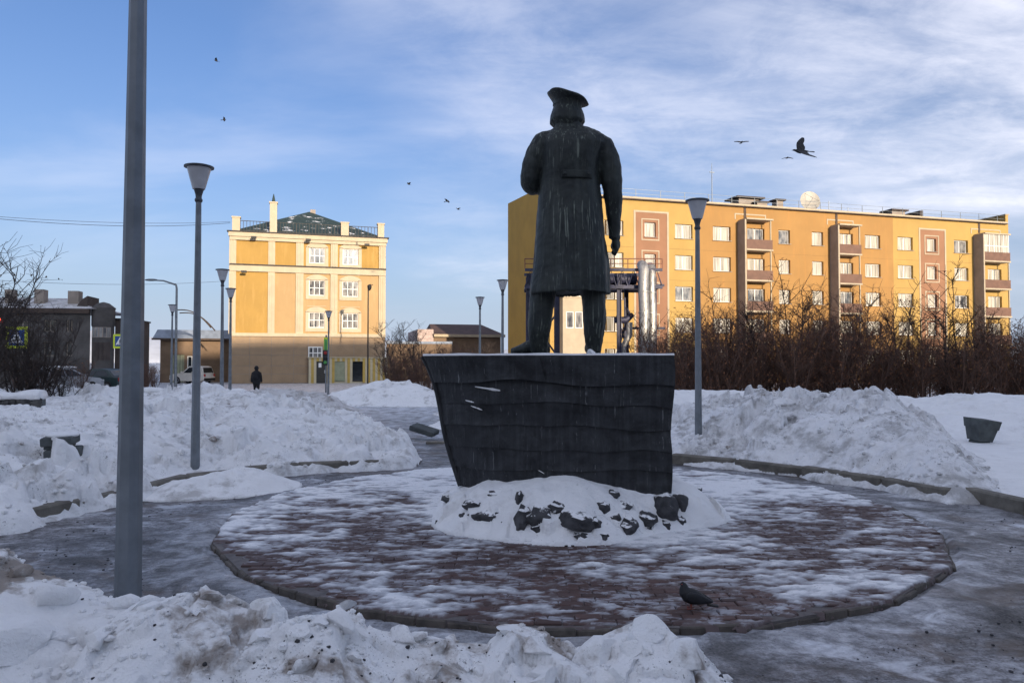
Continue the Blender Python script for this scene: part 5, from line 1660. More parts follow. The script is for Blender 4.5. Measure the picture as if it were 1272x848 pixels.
MB().tube([(0, 0, zt), (.2, 0, zt + .25), (.4, 0, zt + .2)], .03, 6).build('arm', 'iron', t, 50)
MB().lathe([(.05, -.35), (.16, -.2), (.18, .05), (.06, .15)], 10, c=(.1, 0, zt + .1)).build('lantern', 'iron', t, 40)

# ------------------------------------------------------------------ overhead wires and bent pipe arch
wr = empty('overhead_wire', at(-60, 266, 48)); tag(wr, 'sagging overhead wires strung to the yellow building', 'wire')
def wire(p, q, sag, r_=.014):
    pts = []
    for i in range(21):
        t = i / 20; a = p.lerp(q, t); a.z -= sag * 4 * t * (1 - t); pts.append(a - wr.location)
    MB().tube(pts, r_, 5).build('wire', 'wire', wr, 180)
wire(at(-60, 266, 48), at(286, 277, 66), .5, .018); wire(at(-60, 264.5, 48), at(286, 275.5, 66), .35, .014); wire(at(-60, 344, 50), at(280, 349, 66), .4, .012)
ar = empty('pipe_arch', at(219, 474, 62)); ar.location.z = gzf(62); tag(ar, 'thin curved pipe arch over the garage roof', 'arch')
p0, p1 = at(218, 385, 62), at(262, 412, 62)
for k in (0, 1):
    pts = []
    for i in range(13):
        t = i / 12; a = p0.lerp(p1, t) + Vector((.35 * k, 0, .75 * math.sin(math.pi * t * .85) - .25 * k)); pts.append(a - ar.location)
    MB().tube(pts, .05, 6).build('rail', 'dark_bark', ar, 50)
MB().tube([Vector((0, 0, 0)), p0 - ar.location], .06, 6).build('post', 'galvanised', ar, 50)

# ------------------------------------------------------------------ traffic lights and crossing signs
def crossing_sign(parent, x, y, z, s):
    """yellow-green board with a blue square, white triangle and a walking figure on zebra stripes"""
    bd = MB().cbox(x - s / 2, x + s / 2, y - .02, y, z - s / 2, z + s / 2, .01); bo = bd.build('sign_board', 'sign_yellow', parent)
    q = s * .36
    bl = MB().box(x - q, x + q, y - .026, y - .0205, z - q, z + q).build('blue_field', 'sign_blue', bo)
    tri = MB(); h_ = q * .88
    tri.add([(x - h_, y - .03, z - h_ * .8), (x + h_, y - .03, z - h_ * .8), (x, y - .03, z + h_)], [(0, 1, 2)]); tri.build('white_triangle', 'sign_white', bo)
    f = MB(); yy = y - .034
    def st(x0, z0, x1, z1, w_):
        d = Vector((x1 - x0, 0, z1 - z0)); n = Vector((-d.z, 0, d.x)).normalized() * w_ * s / 2
        f.add([Vector((x0, yy, z0)) * 1 + n, Vector((x0, yy, z0)) - n, Vector((x1, yy, z1)) - n, Vector((x1, yy, z1)) + n], [(0, 1, 2, 3)])
    S = s
    st(x, z + .08 * S, x, z - .04 * S, .07); st(x, z - .04 * S, x - .07 * S, z - .19 * S, .045); st(x, z - .04 * S, x + .07 * S, z - .19 * S, .045)
    st(x, z + .06 * S, x - .08 * S, z - .01 * S, .035); st(x, z + .06 * S, x + .08 * S, z + .0 * S, .035); st(x - .02 * S, z + .12 * S, x + .025 * S, z + .12 * S, .05)
    for k in range(4): st(x - .2 * S + k * .115 * S, z - .235 * S, x - .14 * S + k * .115 * S, z - .235 * S, .035)
    f.build('walking_figure', 'black_plastic', bo)
def signal(parent, x, y, z, lit, face=True):
    h_ = MB().cbox(x - .16, x + .16, y - .13, y + .1, z - .45, z + .45, .03).build('signal_head', 'black_plastic', parent)
    for k, m_ in enumerate(('red_lamp' if lit else 'tail_light', 'black_plastic', 'sign_green')):
        zz_ = z + .28 - k * .28
        MB().lathe([(.10, 0), (.10, .02), (.02, .04)], 14, Matrix.Translation((x, y - .13, zz_)) @ Matrix.Rotation(R(90), 4, 'X')).build('signal_lamp', m_, h_, 40)
        MB().tube([(x, y - .13, zz_ + .01), (x, y - .175, zz_ + .015)], .125, 12, False).build('visor', 'black_plastic', h_, 60)
t = empty('traffic_light', (at(-8, 450, 30).x, 30, gzf(30))); tag(t, 'traffic light showing red with a crossing sign on its pole', 'traffic light')
zz_ = at(5, 397, 30).z
MB().tube([(0, 0, 0), (0, 0, zz_ + .9)], .06, 8).build('pole', 'galvanised', t, 50)
signal(t, at(4.5, 397, 30).x - t.location.x, -.1, zz_ - .28 + .0, True)
crossing_sign(t, at(23, 418, 30).x - t.location.x, -.1, at(23, 418, 30).z, .88)
MB().box(-.02, at(23, 418, 30).x - t.location.x, -.075, -.045, at(23, 418, 30).z - .03, at(23, 418, 30).z + .03).build('bracket', 'galvanised', t)
t = empty('crossing_sign', (at(149.5, 450, 42).x, 42, gzf(42))); tag(t, 'yellow bordered pedestrian crossing sign on a post by the dark green car', 'sign')
MB().tube([(0, 0, 0), (0, 0, at(149, 412, 42).z + .1)], .035, 8).build('post', 'galvanised', t, 50)
crossing_sign(t, .0, -.04, at(149, 420, 42).z, .80)
t = empty('traffic_light', (at(405, 450, 44).x, 44, gzf(44))); tag(t, 'traffic light pole with green signs before the yellow building door', 'traffic light')
MB().tube([(0, 0, 0), (0, 0, at(405, 412, 44).z)], .05, 8).build('pole', 'galvanised', t, 50)
MB().cbox(-.12, .12, -.1, .04, at(405, 433, 44).z, at(405, 415, 44).z, .02).build('side_sign', 'sign_yellow', t)
MB().box(-.09, .09, -.108, -.102, at(405, 431, 44).z, at(405, 417, 44).z).build('side_sign_face', 'sign_green', t)
signal(t, .02, -.12, at(405, 440, 44).z, False)

# ------------------------------------------------------------------ heating pipe gantry
PY = 38.0
gan = empty('pipe_gantry', (at(738, 450, PY).x, PY, gzf(PY))); tag(gan, 'blue steel gantry carrying silver heating pipes across the walk', 'gantry')
gox, g0 = gan.location.x, gan.location.z
def gx(p): return at(p, 400, PY).x - gox
def gh(y_): return at(700, y_, PY).z - g0
for px_, y in ((656.5, 0), (656.5, 1.6), (691, 0), (695, 1.6), (769, 0), (784, 1.6), (819.5, 1.4), (806, 1.9)):
    t_ = gh(340)
    mb = MB(); x = gx(px_); mb.box(x - .11, x + .11, y - .025, y + .025, 0, t_); mb.box(x - .11, x - .08, y - .11, y + .11, 0, t_); mb.box(x + .08, x + .11, y - .11, y + .11, 0, t_)
    mb.build('column', 'blue_steel', gan)
for a, b_ in ((656.5, 691), (769, 784)):
    for z0, z1 in ((.3, 2.2), (2.2, 4.2)):
        mb = MB(); mb.tube([(gx(a), .8, z0), (gx(b_), .8, z1)], .05, 6); mb.tube([(gx(b_), .8, z0), (gx(a), .8, z1)], .05, 6); mb.build('cross_brace', 'blue_steel', gan)
x0, x1 = gx(652), gx(822)
for y in (-.2, 1.9):
    mb = MB(); zl, zu = gh(359), gh(334)
    mb.box(x0, x1, y - .07, y + .07, zu - .14, zu); mb.box(x0, x1, y - .07, y + .07, zl, zl + .16)
    n = 12
    for i in range(n):
        a, b_ = x0 + (x1 - x0) * i / n, x0 + (x1 - x0) * (i + 1) / n
        mb.tube([(a, y, zl + .1), ((a + b_) / 2, y, zu - .08), (b_, y, zl + .1)], .04, 5)
    mb.build('truss', 'blue_steel', gan)
MB().box(x0, x1, -.12, 1.82, gh(357), gh(354)).build('walkway', 'blue_steel', gan)
for y in (.35, 1.2):
    MB().tube([(x0 + .3, y, gh(346)), (gx(792), y, gh(346))], .27, 14).build('cross_pipe', 'blue_steel', gan, 50)
for px_, y, r_ in ((797.5, -.55, .265), (809.3, -.1, .215)):
    x = gx(px_); zt = gh(338)
    pts = [(x, y, 0)] + [(x + .03 * math.sin(k * 2.1), y, zt * k / 6) for k in range(1, 6)] + [(x, y, zt), (x, y + .12, zt + .22), (x, y + .5, zt + .36)]
    rp = MB().tube(pts, r_, 18).build('riser_pipe', 'silver_cladding', gan, 60)
    for k in range(1, 6):
        MB().lathe([(r_ + .002, -.04), (r_ + .018, -.03), (r_ + .018, .03), (r_ + .002, .04)], 18, c=(x, y, zt * k / 6)).build('cladding_band', 'silver_cladding', rp, 50)
mb = MB()
for k in range(9):
    a = x0 + (x1 - x0) * k / 8; mb.tube([(a, -.2, gh(334)), (a, -.2, gh(322))], .025, 5)
mb.tube([(x0, -.2, gh(322)), (x1, -.2, gh(322))], .03, 5); mb.tube([(x0, -.2, gh(328)), (x1, -.2, gh(328))], .022, 5)
mb.build('handrail', 'rusty_rail', gan)
for y_, a, b_ in ((351, 812, 832), (406, 779, 833)):
    MB().box(gx(a), gx(b_), 1.3, 1.45, gh(y_) - .06, gh(y_) + .06).build('cross_arm', 'blue_steel', gan)
mb = MB(); x = gx(779); mb.tube([(x - .6, .3, gh(397)), (x, .3, gh(397)), (x + .35, .3, gh(390))], [.16, .2, .12], 10); mb.lathe([(.25, -.03), (.25, .03)], 14, Matrix.Translation((x + .1, .3, gh(386))) @ Matrix.Rotation(R(60), 4, 'Y')); mb.build('valve', 'blue_steel', gan, 40)
MB().tube([(gx(775), .3, 0), (gx(775), .3, gh(430)), (gx(783), .3, gh(416)), (gx(783), .3, gh(400))], .16, 10).build('branch_pipe', 'silver_cladding', gan, 50)

# ------------------------------------------------------------------ cars
def make_car(name, loc, rz, body, kind='suv', label='', L=4.1, Wd=1.75, Hh=1.66):
    t = empty(name, loc, rz); tag(t, label, 'car', 'parked cars')
    hL = L / 2; w2 = Wd / 2
    lower = [(-hL, .42), (-hL + .03, .72), (-hL + .12, .90), (hL - 1.25, .98), (hL - .25, .86), (hL - .03, .70), (hL, .42), (hL - .2, .26), (-hL + .2, .26)]
    if kind == 'suv': roof = [(-hL + .10, .90), (-hL + .28, Hh - .08), (-hL + .6, Hh), (hL - 1.9, Hh - .02), (hL - 1.22, .98)]
    else: roof = [(-hL + .30, .90), (-hL + .85, Hh - .08), (-hL + 1.3, Hh), (hL - 1.95, Hh - .03), (hL - 1.1, .98)]
    def shell(prof_, wl, wu, z0, z1):
        sect = []
        for y in (-1, -.92, .92, 1):
            ring = []
            for x, z in prof_:
                k = (z - z0) / max(z1 - z0, .01); w_ = wl + (wu - wl) * max(0, min(1, k))
                sh = .985 if abs(y) == 1 else 1.0
                ring.append(Vector((x * sh, y * w_, z0 + (z - z0) * (.97 if abs(y) == 1 else 1.0))))
            sect.append(ring)
        mb = MB(); mb.rings(sect); me = mb.mesh('shell', 35); fixn(me); return me
    bo = link(shell(lower, w2, w2 * .97, .26, .98), 'body', body, t)
    link(shell(roof, w2 * .97, w2 * .78, .9, Hh), 'cabin', body, t)
    # glass: slightly proud quads on the cabin
    g = 0
    xr0, xr1 = roof[1][0], roof[3][0]
    for s_ in (-1, 1):
        for a0, a1 in ((.05, .47), (.53, .97)):
            xa, xb = roof[0][0] + .22, roof[4][0] - .12
            def cab(x, z):
                k = (z - .9) / (Hh - .9); return Vector((x, s_ * (w2 * .97 + (w2 * .78 - w2 * .97) * k + .012), z))
            zb, zu = .99, Hh - .13
            xbot0, xbot1 = xa + (xb - xa) * a0, xa + (xb - xa) * a1
            xt0, xt1 = roof[1][0] + .12 + (roof[3][0] - roof[1][0] - .12) * a0, roof[1][0] + .12 + (roof[3][0] - roof[1][0] - .12) * a1
            mb = MB(); mb.add([cab(xbot0, zb), cab(xbot1, zb), cab(xt1, zu), cab(xt0, zu)], [(0, 1, 2, 3)]); mb.build('side_window', 'dark_glass', t)
    for nm, (x0_, z0_), (x1_, z1_), sg in (('rear_window', roof[0], roof[1], -1), ('windscreen', roof[4], roof[3], 1)):
        a = Vector((x0_, 0, z0_)); b2 = Vector((x1_, 0, z1_)); d = b2 - a; n_ = Vector((d.z, 0, -d.x)).normalized() * (.014)
        if n_.x * sg < 0: n_ = -n_
        p0_, p1_ = a + d * .15 + n_, a + d * .88 + n_
        mb = MB(); mb.add([p0_ + Vector((0, -w2 * .82, 0)), p0_ + Vector((0, w2 * .82, 0)), p1_ + Vector((0, w2 * .70, 0)), p1_ + Vector((0, -w2 * .70, 0))], [(0, 1, 2, 3)]); mb.build(nm, 'dark_glass', t)
    for x in (-hL + .75, hL - .8):
        for s_ in (-1, 1):
            Mw = Matrix.Translation((x, s_ * (w2 - .08), .33)) @ Matrix.Rotation(R(90), 4, 'X')
            w_ = MB().lathe([(.2, -.1), (.30, -.1), (.335, -.06), (.335, .06), (.30, .1), (.2, .1)], 22, Mw).build('wheel', 'tyre', t, 40)
            MB().lathe([(.02, -.09), (.2, -.105), (.205, -.09), (.205, .09), (.2, .105), (.02, .09)], 14, Mw).build('rim', 'rim', w_, 40)
    for s_ in (-1, 1):
        MB().cbox(-hL - .012, -hL + .06, s_ * w2 * .8 - .1, s_ * w2 * .8 + .1, .66, .88, .01).build('tail_light', 'tail_light', t)
        MB().cbox(hL - .1, hL + .004, s_ * w2 * .74 - .16, s_ * w2 * .74 + .16, .62, .76, .01).build('headlight', 'headlight', t)
        MB().cbox(roof[4][0] - .25, roof[4][0] - .05, s_ * (w2 + .09) - .08, s_ * (w2 + .09) + .08, .98, 1.12, .02).build('mirror', body, t)
    MB().cbox(hL - .08, hL + .05, -w2 * .93, w2 * .93, .30, .52, .03).build('bumper', 'black_plastic', t); MB().cbox(-hL - .05, -hL + .08, -w2 * .93, w2 * .93, .30, .52, .03).build('bumper', 'black_plastic', t)
    return t
make_car('parked_car', (at(239, 470, 67).x, 67, gzf(67) - .02), R(168), 'car_white', 'suv', 'cream white off road car parked before the brown garage', L=3.5, Hh=1.6)
make_car('parked_car', (at(122, 470, 47).x, 47, gzf(47)), R(172), 'car_green', 'hatch', 'dark green car parked behind the left snow bank', L=4.0, Hh=1.45)
sc_ = make_car('parked_car', (at(80, 470, 44).x, 44, gzf(44)), R(62), 'car_silver', 'hatch', 'silver car with snow on its windscreen behind the bare bush', L=3.9, Hh=1.5)
mb = MB(); mb.ball((-.3, 0, 1.5), (1.0, .62, .10), 16, 8); tag(mb.build('snow_pad', 'snow_clean', None, 180, sc_.location), 'pillow of snow lying on the silver car roof', 'snow'); bpy.data.objects['snow_pad'].rotation_euler = (0, 0, R(62))

# ------------------------------------------------------------------ walking person
pp = empty('person', (at(318.5, 470, 38).x, 38, gzf(38))); tag(pp, 'person in dark hooded winter coat walking away past the dirty snow heap', 'person')
hP = at(318, 455, 38).z - gzf(38)
k = hP / 1.72
fg = MB()
def pr_(rows_):
    fg.rings([[Vector((cx_ + hw * math.cos(t) * k, cy_ + hd * math.sin(t) * k, z * k)) for t in [2 * math.pi * j / 16 for j in range(16)]] for z, cx_, hw, cy_, hd in rows_])
pr_([(.72, 0, .23, 0, .17), (.9, 0, .24, 0, .18), (1.1, 0, .22, 0, .165), (1.3, 0, .235, 0, .16), (1.42, 0, .20, 0, .13), (1.48, 0, .10, .01, .09), (1.55, 0, .075, .02, .08)])
fg.tube([Vector(q) * k for q in ((-.1, 0, .8), (-.11, .10, .48), (-.11, .02, .1))], [.11 * k, .085 * k, .06 * k], 12); fg.tube([Vector(q) * k for q in ((.1, 0, .8), (.11, .0, .48), (.11, -.22, .14))], [.11 * k, .085 * k, .06 * k], 12)
fg.tube([Vector(q) * k for q in ((-.11, -.04, .05), (-.11, .2, .04))], [.055 * k, .045 * k], 10); fg.tube([Vector(q) * k for q in ((.11, -.3, .1), (.11, -.14, .04))], [.05 * k, .045 * k], 10)
for s_ in (-1, 1):
    fg.tube([Vector(q) * k for q in ((s_ * .2, 0, 1.38), (s_ * .28, -.04 * s_, 1.12), (s_ * .26, .12 * s_, .88), (s_ * .25, .15 * s_, .80))], [.075 * k, .065 * k, .055 * k, .04 * k], 12)
fg.ball((0, .02 * k, 1.61 * k), (.095 * k, .11 * k, .12 * k), 14, 10)
link(remesh(fg, .02, 3), 'figure', 'black_cloth', pp)
hd_ = MB(); hd_.ball((0, .0, 1.62 * k), (.125 * k, .135 * k, .14 * k), 16, 10); hd_.build('hood', 'black_cloth', pp, 180)
MB().ball((0, .105 * k, 1.60 * k), (.07 * k, .045 * k, .09 * k), 12, 8).build('face', 'skin', pp, 180)
bg = MB().cbox(-.16 * k, .16 * k, -.30 * k, -.14 * k, 1.0 * k, 1.40 * k, .05 * k); bg.build('backpack', 'black_cloth', pp, 50)

# ------------------------------------------------------------------ planters, stone wall
def planter(px_, py_, d_, s, rot, label, hp=None):
    p = at(px_, py_, d_)
    t = empty('concrete_planter', p); t.rotation_euler = rot; tag(t, label, 'planter')
    b_ = MB()
    for z0, z1, w0, w1 in ((-.55, -.02, .66, .84), (-.02, .36, .90, 1.0)):
        b_.add([(-w0 * s / 2, -w0 * s / 2, z0 * s), (w0 * s / 2, -w0 * s / 2, z0 * s), (w0 * s / 2, w0 * s / 2, z0 * s), (-w0 * s / 2, w0 * s / 2, z0 * s), (-w1 * s / 2, -w1 * s / 2, z1 * s), (w1 * s / 2, -w1 * s / 2, z1 * s), (w1 * s / 2, w1 * s / 2, z1 * s), (-w1 * s / 2, w1 * s / 2, z1 * s)],
               [(3, 2, 1, 0), (4, 5, 6, 7), (0, 1, 5, 4), (1, 2, 6, 5), (2, 3, 7, 6), (3, 0, 4, 7)])
    me = b_.mesh('tub'); fixn(me); link(me, 'tub', 'dark_concrete', t)
    b2 = MB().cbox(-.6 * s / 2, .6 * s / 2, -.6 * s / 2, .6 * s / 2, -.75 * s, -.551 * s, .02); b2.build('foot', 'dark_concrete', t)
    return t
planter(1219, 531, 13.9, .44, (R(4), R(6), R(8)), 'grey tapered concrete planter tilted in the snow bank by the hedge')
t = empty('stone_bench', at(80, 556, 8.9)); t.rotation_euler = (R(3), R(-2), R(14)); t.scale = (.72,) * 3; tag(t, 'two tiered concrete block half buried in the left snow bank', 'block')
MB().cbox(-.24, .22, -.25, .25, -.25, .0, .02).build('lower_tier', 'dark_concrete', t); MB().cbox(-.30, .16, -.20, .3, .055, .20, .02).build('upper_tier', 'dark_concrete', t)
MB().cbox(-.26, .10, -.16, .26, .002, .054, .01).build('spacer', 'dark_concrete', t)
mb = MB(); mb.ball((0, 0, 0), (.18, .19, .04), 16, 8); o = mb.build('snow_pad', 'snow_clean', None, 180, t.location + Vector((-.05, .04, .15))); tag(o, 'snow pad on top of the two tiered concrete block', 'snow')
t = empty('concrete_slab', at(527, 534, 15.6)); t.rotation_euler = (R(8), R(14), R(-20)); tag(t, 'dark broken concrete slab lying on the walk behind the pedestal', 'slab')
me = MB().cbox(-.28, .28, -.16, .16, -.05, .06, .015).mesh('slab'); fixn(me); link(me, 'slab', 'dark_concrete', t)
# low rubble walls in the left bed
stonem = []
for me in rockm:
    m2 = me.copy(); m2.materials.clear(); m2.materials.append(MATS['wall_stone']); stonem.append(m2)
def rubble(name, a, b_, z0, h_, label):
    t = empty(name, (a[0], a[1], z0)); tag(t, label, 'wall')
    d = Vector((b_[0] - a[0], b_[1] - a[1], 0)); L = d.length; ang = math.atan2(d.y, d.x); t.rotation_euler = (0, 0, ang)
    MB().box(0, L, .04, .34, -.4, h_ - .03).build('core', 'dark_concrete', t)
    rws = max(2, int(h_ / .13)); 
    for r_ in range(rws):
        u = rng.uniform(-.1, 0)
        while u < L:
            w_ = rng.uniform(.10, .26)
            me = stonem[rng.randrange(7)]
            o = link(me, 'stone', None, t, (u + w_ / 2, .04, h_ * (r_ + .5) / rws)); o.scale = (w_ * .58, .09, h_ / rws * .62); o.rotation_euler = (0, rng.uniform(-.2, .2), rng.uniform(-.1, .1)); u += w_
    sp = MB(); rg = []
    for i in range(24):
        u = L * i / 23; e = .06 + .07 * (mnoise.noise(Vector((u * 2.3, z0, 1))) + .6)
        rg.append([(u, .19 + .26 * math.cos(t_), h_ + e * .4 + e * math.sin(t_)) for t_ in [2 * math.pi * j / 10 for j in range(10)]])
    sp.rings(rg); sp.build('snow_coping', 'snow_clean', t, 180)
p0, p1 = at(-60, 512, 14.8), at(41, 512, 14.8)
rubble('rubble_wall', (p0.x, 14.6), (p1.x, 15.0), .52, .36, 'low dark rubble wall capped with snow beside the bare bush')
p0, p1 = at(60, 500, 20), at(205, 500, 20)
rubble('rubble_wall', (p0.x, 20.0), (p1.x, 20.6), .52, .24, 'long low rubble wall almost drifted over with snow')

# ------------------------------------------------------------------ bare shrubs and trees
def grow(seed, stems, h_, spread, r0, lv1=8, lv2=5, trunk=False, leaves=0, droop=0.0, lean=(0, 0)):
    rs = random.Random(seed)
    A, Bm, Lf = MB(), MB(), MB()
    def seg(mb, pts, r_a, r_b):
        n = len(pts)
        mb.tube(pts, [r_a + (r_b - r_a) * i / (n - 1) for i in range(n)], 3 if r_a < .02 else 5, False)
    def walk(p, d, length, n, jit, up):
        pts = [p.copy()]; d = d.normalized()
        for i in range(n):
            d = (d + Vector((rs.gauss(0, jit), rs.gauss(0, jit), rs.gauss(0, jit) + up))).normalized()
            p = p + d * (length / n); pts.append(p.copy())
        return pts, d
    for s_ in range(stems):
        a = rs.uniform(0, 6.28); rr0 = rs.uniform(0, .22) * (0 if trunk else 1) * spread
        base = Vector((rr0 * math.cos(a), rr0 * math.sin(a), -.1))
        tilt = rs.uniform(.05, .42) * spread if not trunk else .06
        d = Vector((math.cos(a) * tilt + lean[0], math.sin(a) * tilt + lean[1], 1))
        L = h_ * rs.uniform(.72, 1.05)
        pts, _ = walk(base, d, L, 8, .09, .05)
        seg(A, pts, r0 * rs.uniform(.7, 1.1), r0 * .22)
        for k in range(lv1):
            t = rs.uniform(.16 if not trunk else .3, .98); i = min(int(t * 8), 7); p = pts[i].lerp(pts[i + 1], t * 8 - i)
            aa = rs.uniform(0, 6.28); dd = Vector((math.cos(aa), math.sin(aa), rs.uniform(.35, 1.3)))
            l1 = L * rs.uniform(.18, .38) * (1.15 - .5 * t)
            p1, _ = walk(p, dd, l1, 4, .16, .08 - droop)
            seg(Bm, p1, r0 * .34, r0 * .12)
            for m in range(lv2):
                t2 = rs.uniform(.2, 1); j = min(int(t2 * 4), 3); q = p1[j].lerp(p1[j + 1], t2 * 4 - j)
                a2 = rs.uniform(0, 6.28); d2 = Vector((math.cos(a2), math.sin(a2), rs.uniform(.1, 1.2)))
                p2, _ = walk(q, d2, l1 * rs.uniform(.25, .55), 2, .2, .05 - droop)
                seg(Bm, p2, r0 * .16, r0 * .08)
                if rs.random() < leaves:
                    for _q in range(2):
                        e = p2[rs.randint(1, 2)] + Vector((rs.gauss(0, .02), rs.gauss(0, .02), rs.gauss(0, .02))); s2 = rs.uniform(.014, .034)
                        u_ = Vector((rs.gauss(0, 1), rs.gauss(0, 1), rs.gauss(0, 1))).normalized() * s2; w2 = u_.cross(Vector((rs.gauss(0, 1), rs.gauss(0, 1), rs.gauss(0, 1))).normalized())
                        Lf.add([e - u_, e + w2 * .7, e + u_, e - w2 * .7], [(0, 1, 2, 3)])
    return A, Bm, Lf
def plant(name, seed, bark='bush_bark', leaf='dry_leaf', tree=False, **kw):
    A, Bm, Lf = grow(seed, **kw)
    t = empty(name)
    A.build('trunk' if tree else 'stems', bark, t, 180); Bm.build('crown' if tree else 'twigs', bark, t, 180)
    if Lf.f: Lf.build('leaves', leaf, t)
    return t
protos = [plant('hedge_bush', 500 + i, stems=15, h_=3.0, spread=.9, r0=.026, lv1=13, lv2=6, leaves=.5) for i in range(4)]
used = set()
def put(protos_, i, x, y, s, label, cat, group, rz=None, z=None):
    pr0 = protos_[i % len(protos_)]
    o = pr0 if id(pr0) not in used else copy_tree(pr0)
    used.add(id(pr0))
    o.location = (x, y, gzf(y) if z is None else z); o.scale = (s, s, s * rng.uniform(.9, 1.12)); o.rotation_euler = (0, 0, rng.uniform(0, 6.28) if rz is None else rz)
    tag(o, label, cat, group)
    return o
i = 0
for row, (yy, x0, x1, st) in enumerate(((22.0, 5.0, 19, 1.15), (23.2, 5.2, 20, 1.15), (24.6, 4.8, 21, 1.2), (26.3, 5.4, 22, 1.3))):
    x = x0
    while x < x1:
        s = rng.uniform(.70, 1.12) * (1.05 if 5.8 < x < 11 else .92) * (1 + .05 * row)
        put(protos, i, x + rng.uniform(-.2, .2), yy + rng.uniform(-.35, .35), s, 'bare reddish brown hedge bush with a few dry leaves before the apartment block', 'bush', 'hedge bushes')
        i += 1; x += st * rng.uniform(.85, 1.15)
tall = [plant('tall_shrub', 540 + k, bark='dark_bark', tree=True, stems=3, h_=3.9, spread=.5, r0=.038, lv1=16, lv2=6, leaves=.2) for k in range(2)]
for k, (px_, yy, s) in enumerate(((985, 23.6, 1.15), (1012, 25.4, 1.05), (1120, 23.2, .92), (1205, 23.0, 1.05), (1180, 22.5, 1.0), (905, 24.2, .98), (945, 23.0, 1.0), (1060, 24.0, 1.0), (1150, 25.0, 1.0))):
    put(tall, k, (px_ - 636) * yy / FPX, yy, s, 'taller dark bare shrub standing out of the hedge', 'shrub', 'tall shrubs in the hedge')
# left bush by the traffic light
lb = [plant('thorn_bush', 560 + k, bark='dark_bark', leaf='shrub_leaf_dull', stems=13, h_=3.2, spread=1.5, r0=.03, lv1=16, lv2=7, leaves=.2) for k in range(2)]
for k, (px_, yy, s) in enumerate(((-62, 16.0, 1.1), (18, 17.2, .8), (45, 18.2, .66), (75, 18.6, .42), (-45, 18.5, 1.15))):
    put(lb, k, (px_ - 636) * yy / FPX, yy, s, 'spreading dark bare bush above the rubble wall', 'bush', 'bare bushes in the left bed', z=.5)
# hedge rows and trees in the distance
md = [plant('bare_tree', 580 + k, bark='dark_bark', tree=True, stems=4, h_=4.2, spread=.8, r0=.05, lv1=18, lv2=7, leaves=.0) for k in range(2)]
for k, (px_, yy, s) in enumerate(((498, 46, 1.0), (512, 44, 1.05), (524, 47, .95), (536, 45, .8), (486, 52, .8))):
    put(md, k, (px_ - 636) * yy / FPX, yy, s, 'slender bare tree between the yellow building and the barn', 'tree', 'bare trees by the barn')
sm_ = [plant('bare_bush', 600 + k, stems=14, h_=2.2, spread=1.1, r0=.024, lv1=12, lv2=6, leaves=.1) for k in range(2)]
for k in range(13):
    yy = rng.uniform(36, 44); px_ = 492 + k * 11.5
    put(sm_, k, (px_ - 636) * yy / FPX, yy, rng.uniform(.8, 1.15), 'low brown bare bush beside the walk before the barn', 'bush', 'low bushes by the barn')
for k, px_ in enumerate((575, 590, 606, 616, 712, 735, 760, 840)):
    yy = 62 if px_ < 630 else 52; put(md, k + 7, (px_ - 636) * yy / FPX, yy, .85 if px_ < 630 else .5, 'thin bare tree behind the barn yard' if px_ < 630 else 'small bare tree under the apartment block wall', 'tree', 'thin bare trees far off' if px_ < 630 else 'small trees at the block')
for k, (px_, yy) in enumerate(((185, 50), (192, 54), (178, 47), (30, 36), (60, 38), (100, 40))):
    put(sm_, k + 20, (px_ - 636) * yy / FPX, yy, .8, 'low dark bush along the street by the stone house', 'bush', 'low bushes on the street')

# ------------------------------------------------------------------ pigeons
def pigeon_body(spec):
    """loft along x (head at -x): list of (x, z, hw, hh)"""
    return [[Vector((x, hw * math.cos(t), z + hh * math.sin(t))) for t in [2 * math.pi * k / 12 for k in range(12)]] for x, z, hw, hh in spec]
pg = on_ground(858, 755, PZ + .01)
pig = empty('pigeon', (pg.x, pg.y, PZ + .008), R(-8)); pig.scale = (1.0,) * 3; tag(pig, 'dark pigeon standing on the red paving before the pedestal', 'pigeon')
b_ = MB()
b_.tube([(.128, 0, .046), (.09, 0, .054), (.055, 0, .064), (.015, 0, .074), (-.018, 0, .086), (-.036, 0, .106), (-.041, 0, .126), (-.044, 0, .142), (-.053, 0, .150), (-.062, 0, .148)],
        [.008, .022, .038, .049, .049, .040, .029, .023, .019, .008], 14)
link(remesh(b_, .0045, 3), 'body', 'feather_dark', pig)
MB().tube([(-.060, 0, .148), (-.080, 0, .142)], [.005, .0015], 7).build('beak', 'beak', pig, 50)
for s_ in (-1, 1):
    MB().ball((-.054, s_ * .016, .153), .0035, 8, 6).build('eye', 'tail_light', pig, 180)
    wg = MB(); wg.rings([[Vector((x, s_ * (y + .008 * math.cos(t)), z + h2 * math.sin(t))) for t in [2 * math.pi * k / 10 for k in range(10)]] for x, y, z, h2 in ((-.03, .040, .088, .012), (-.005, .048, .082, .034), (.04, .046, .074, .034), (.08, .034, .064, .024), (.115, .020, .056, .012), (.135, .012, .052, .004))])
    wg.build('wing', 'feather_grey', pig, 180)
    lg = MB(); lg.tube([(.005, s_ * .018, .04), (.0, s_ * .018, .003)], [.006, .004], 6)
    for a in (-30, 0, 30, 180): lg.tube([(.0, s_ * .018, .004), (-.024 * math.cos(R(a)), s_ * .018 + .024 * math.sin(R(a)), .003)], [.003, .002], 5)
    lg.build('leg', 'claw', pig, 50)
MB().cbox(.095, .165, -.02, .02, .036, .046, .004, Matrix.Rotation(R(6), 4, 'Y')).build('tail', 'feather_dark', pig)
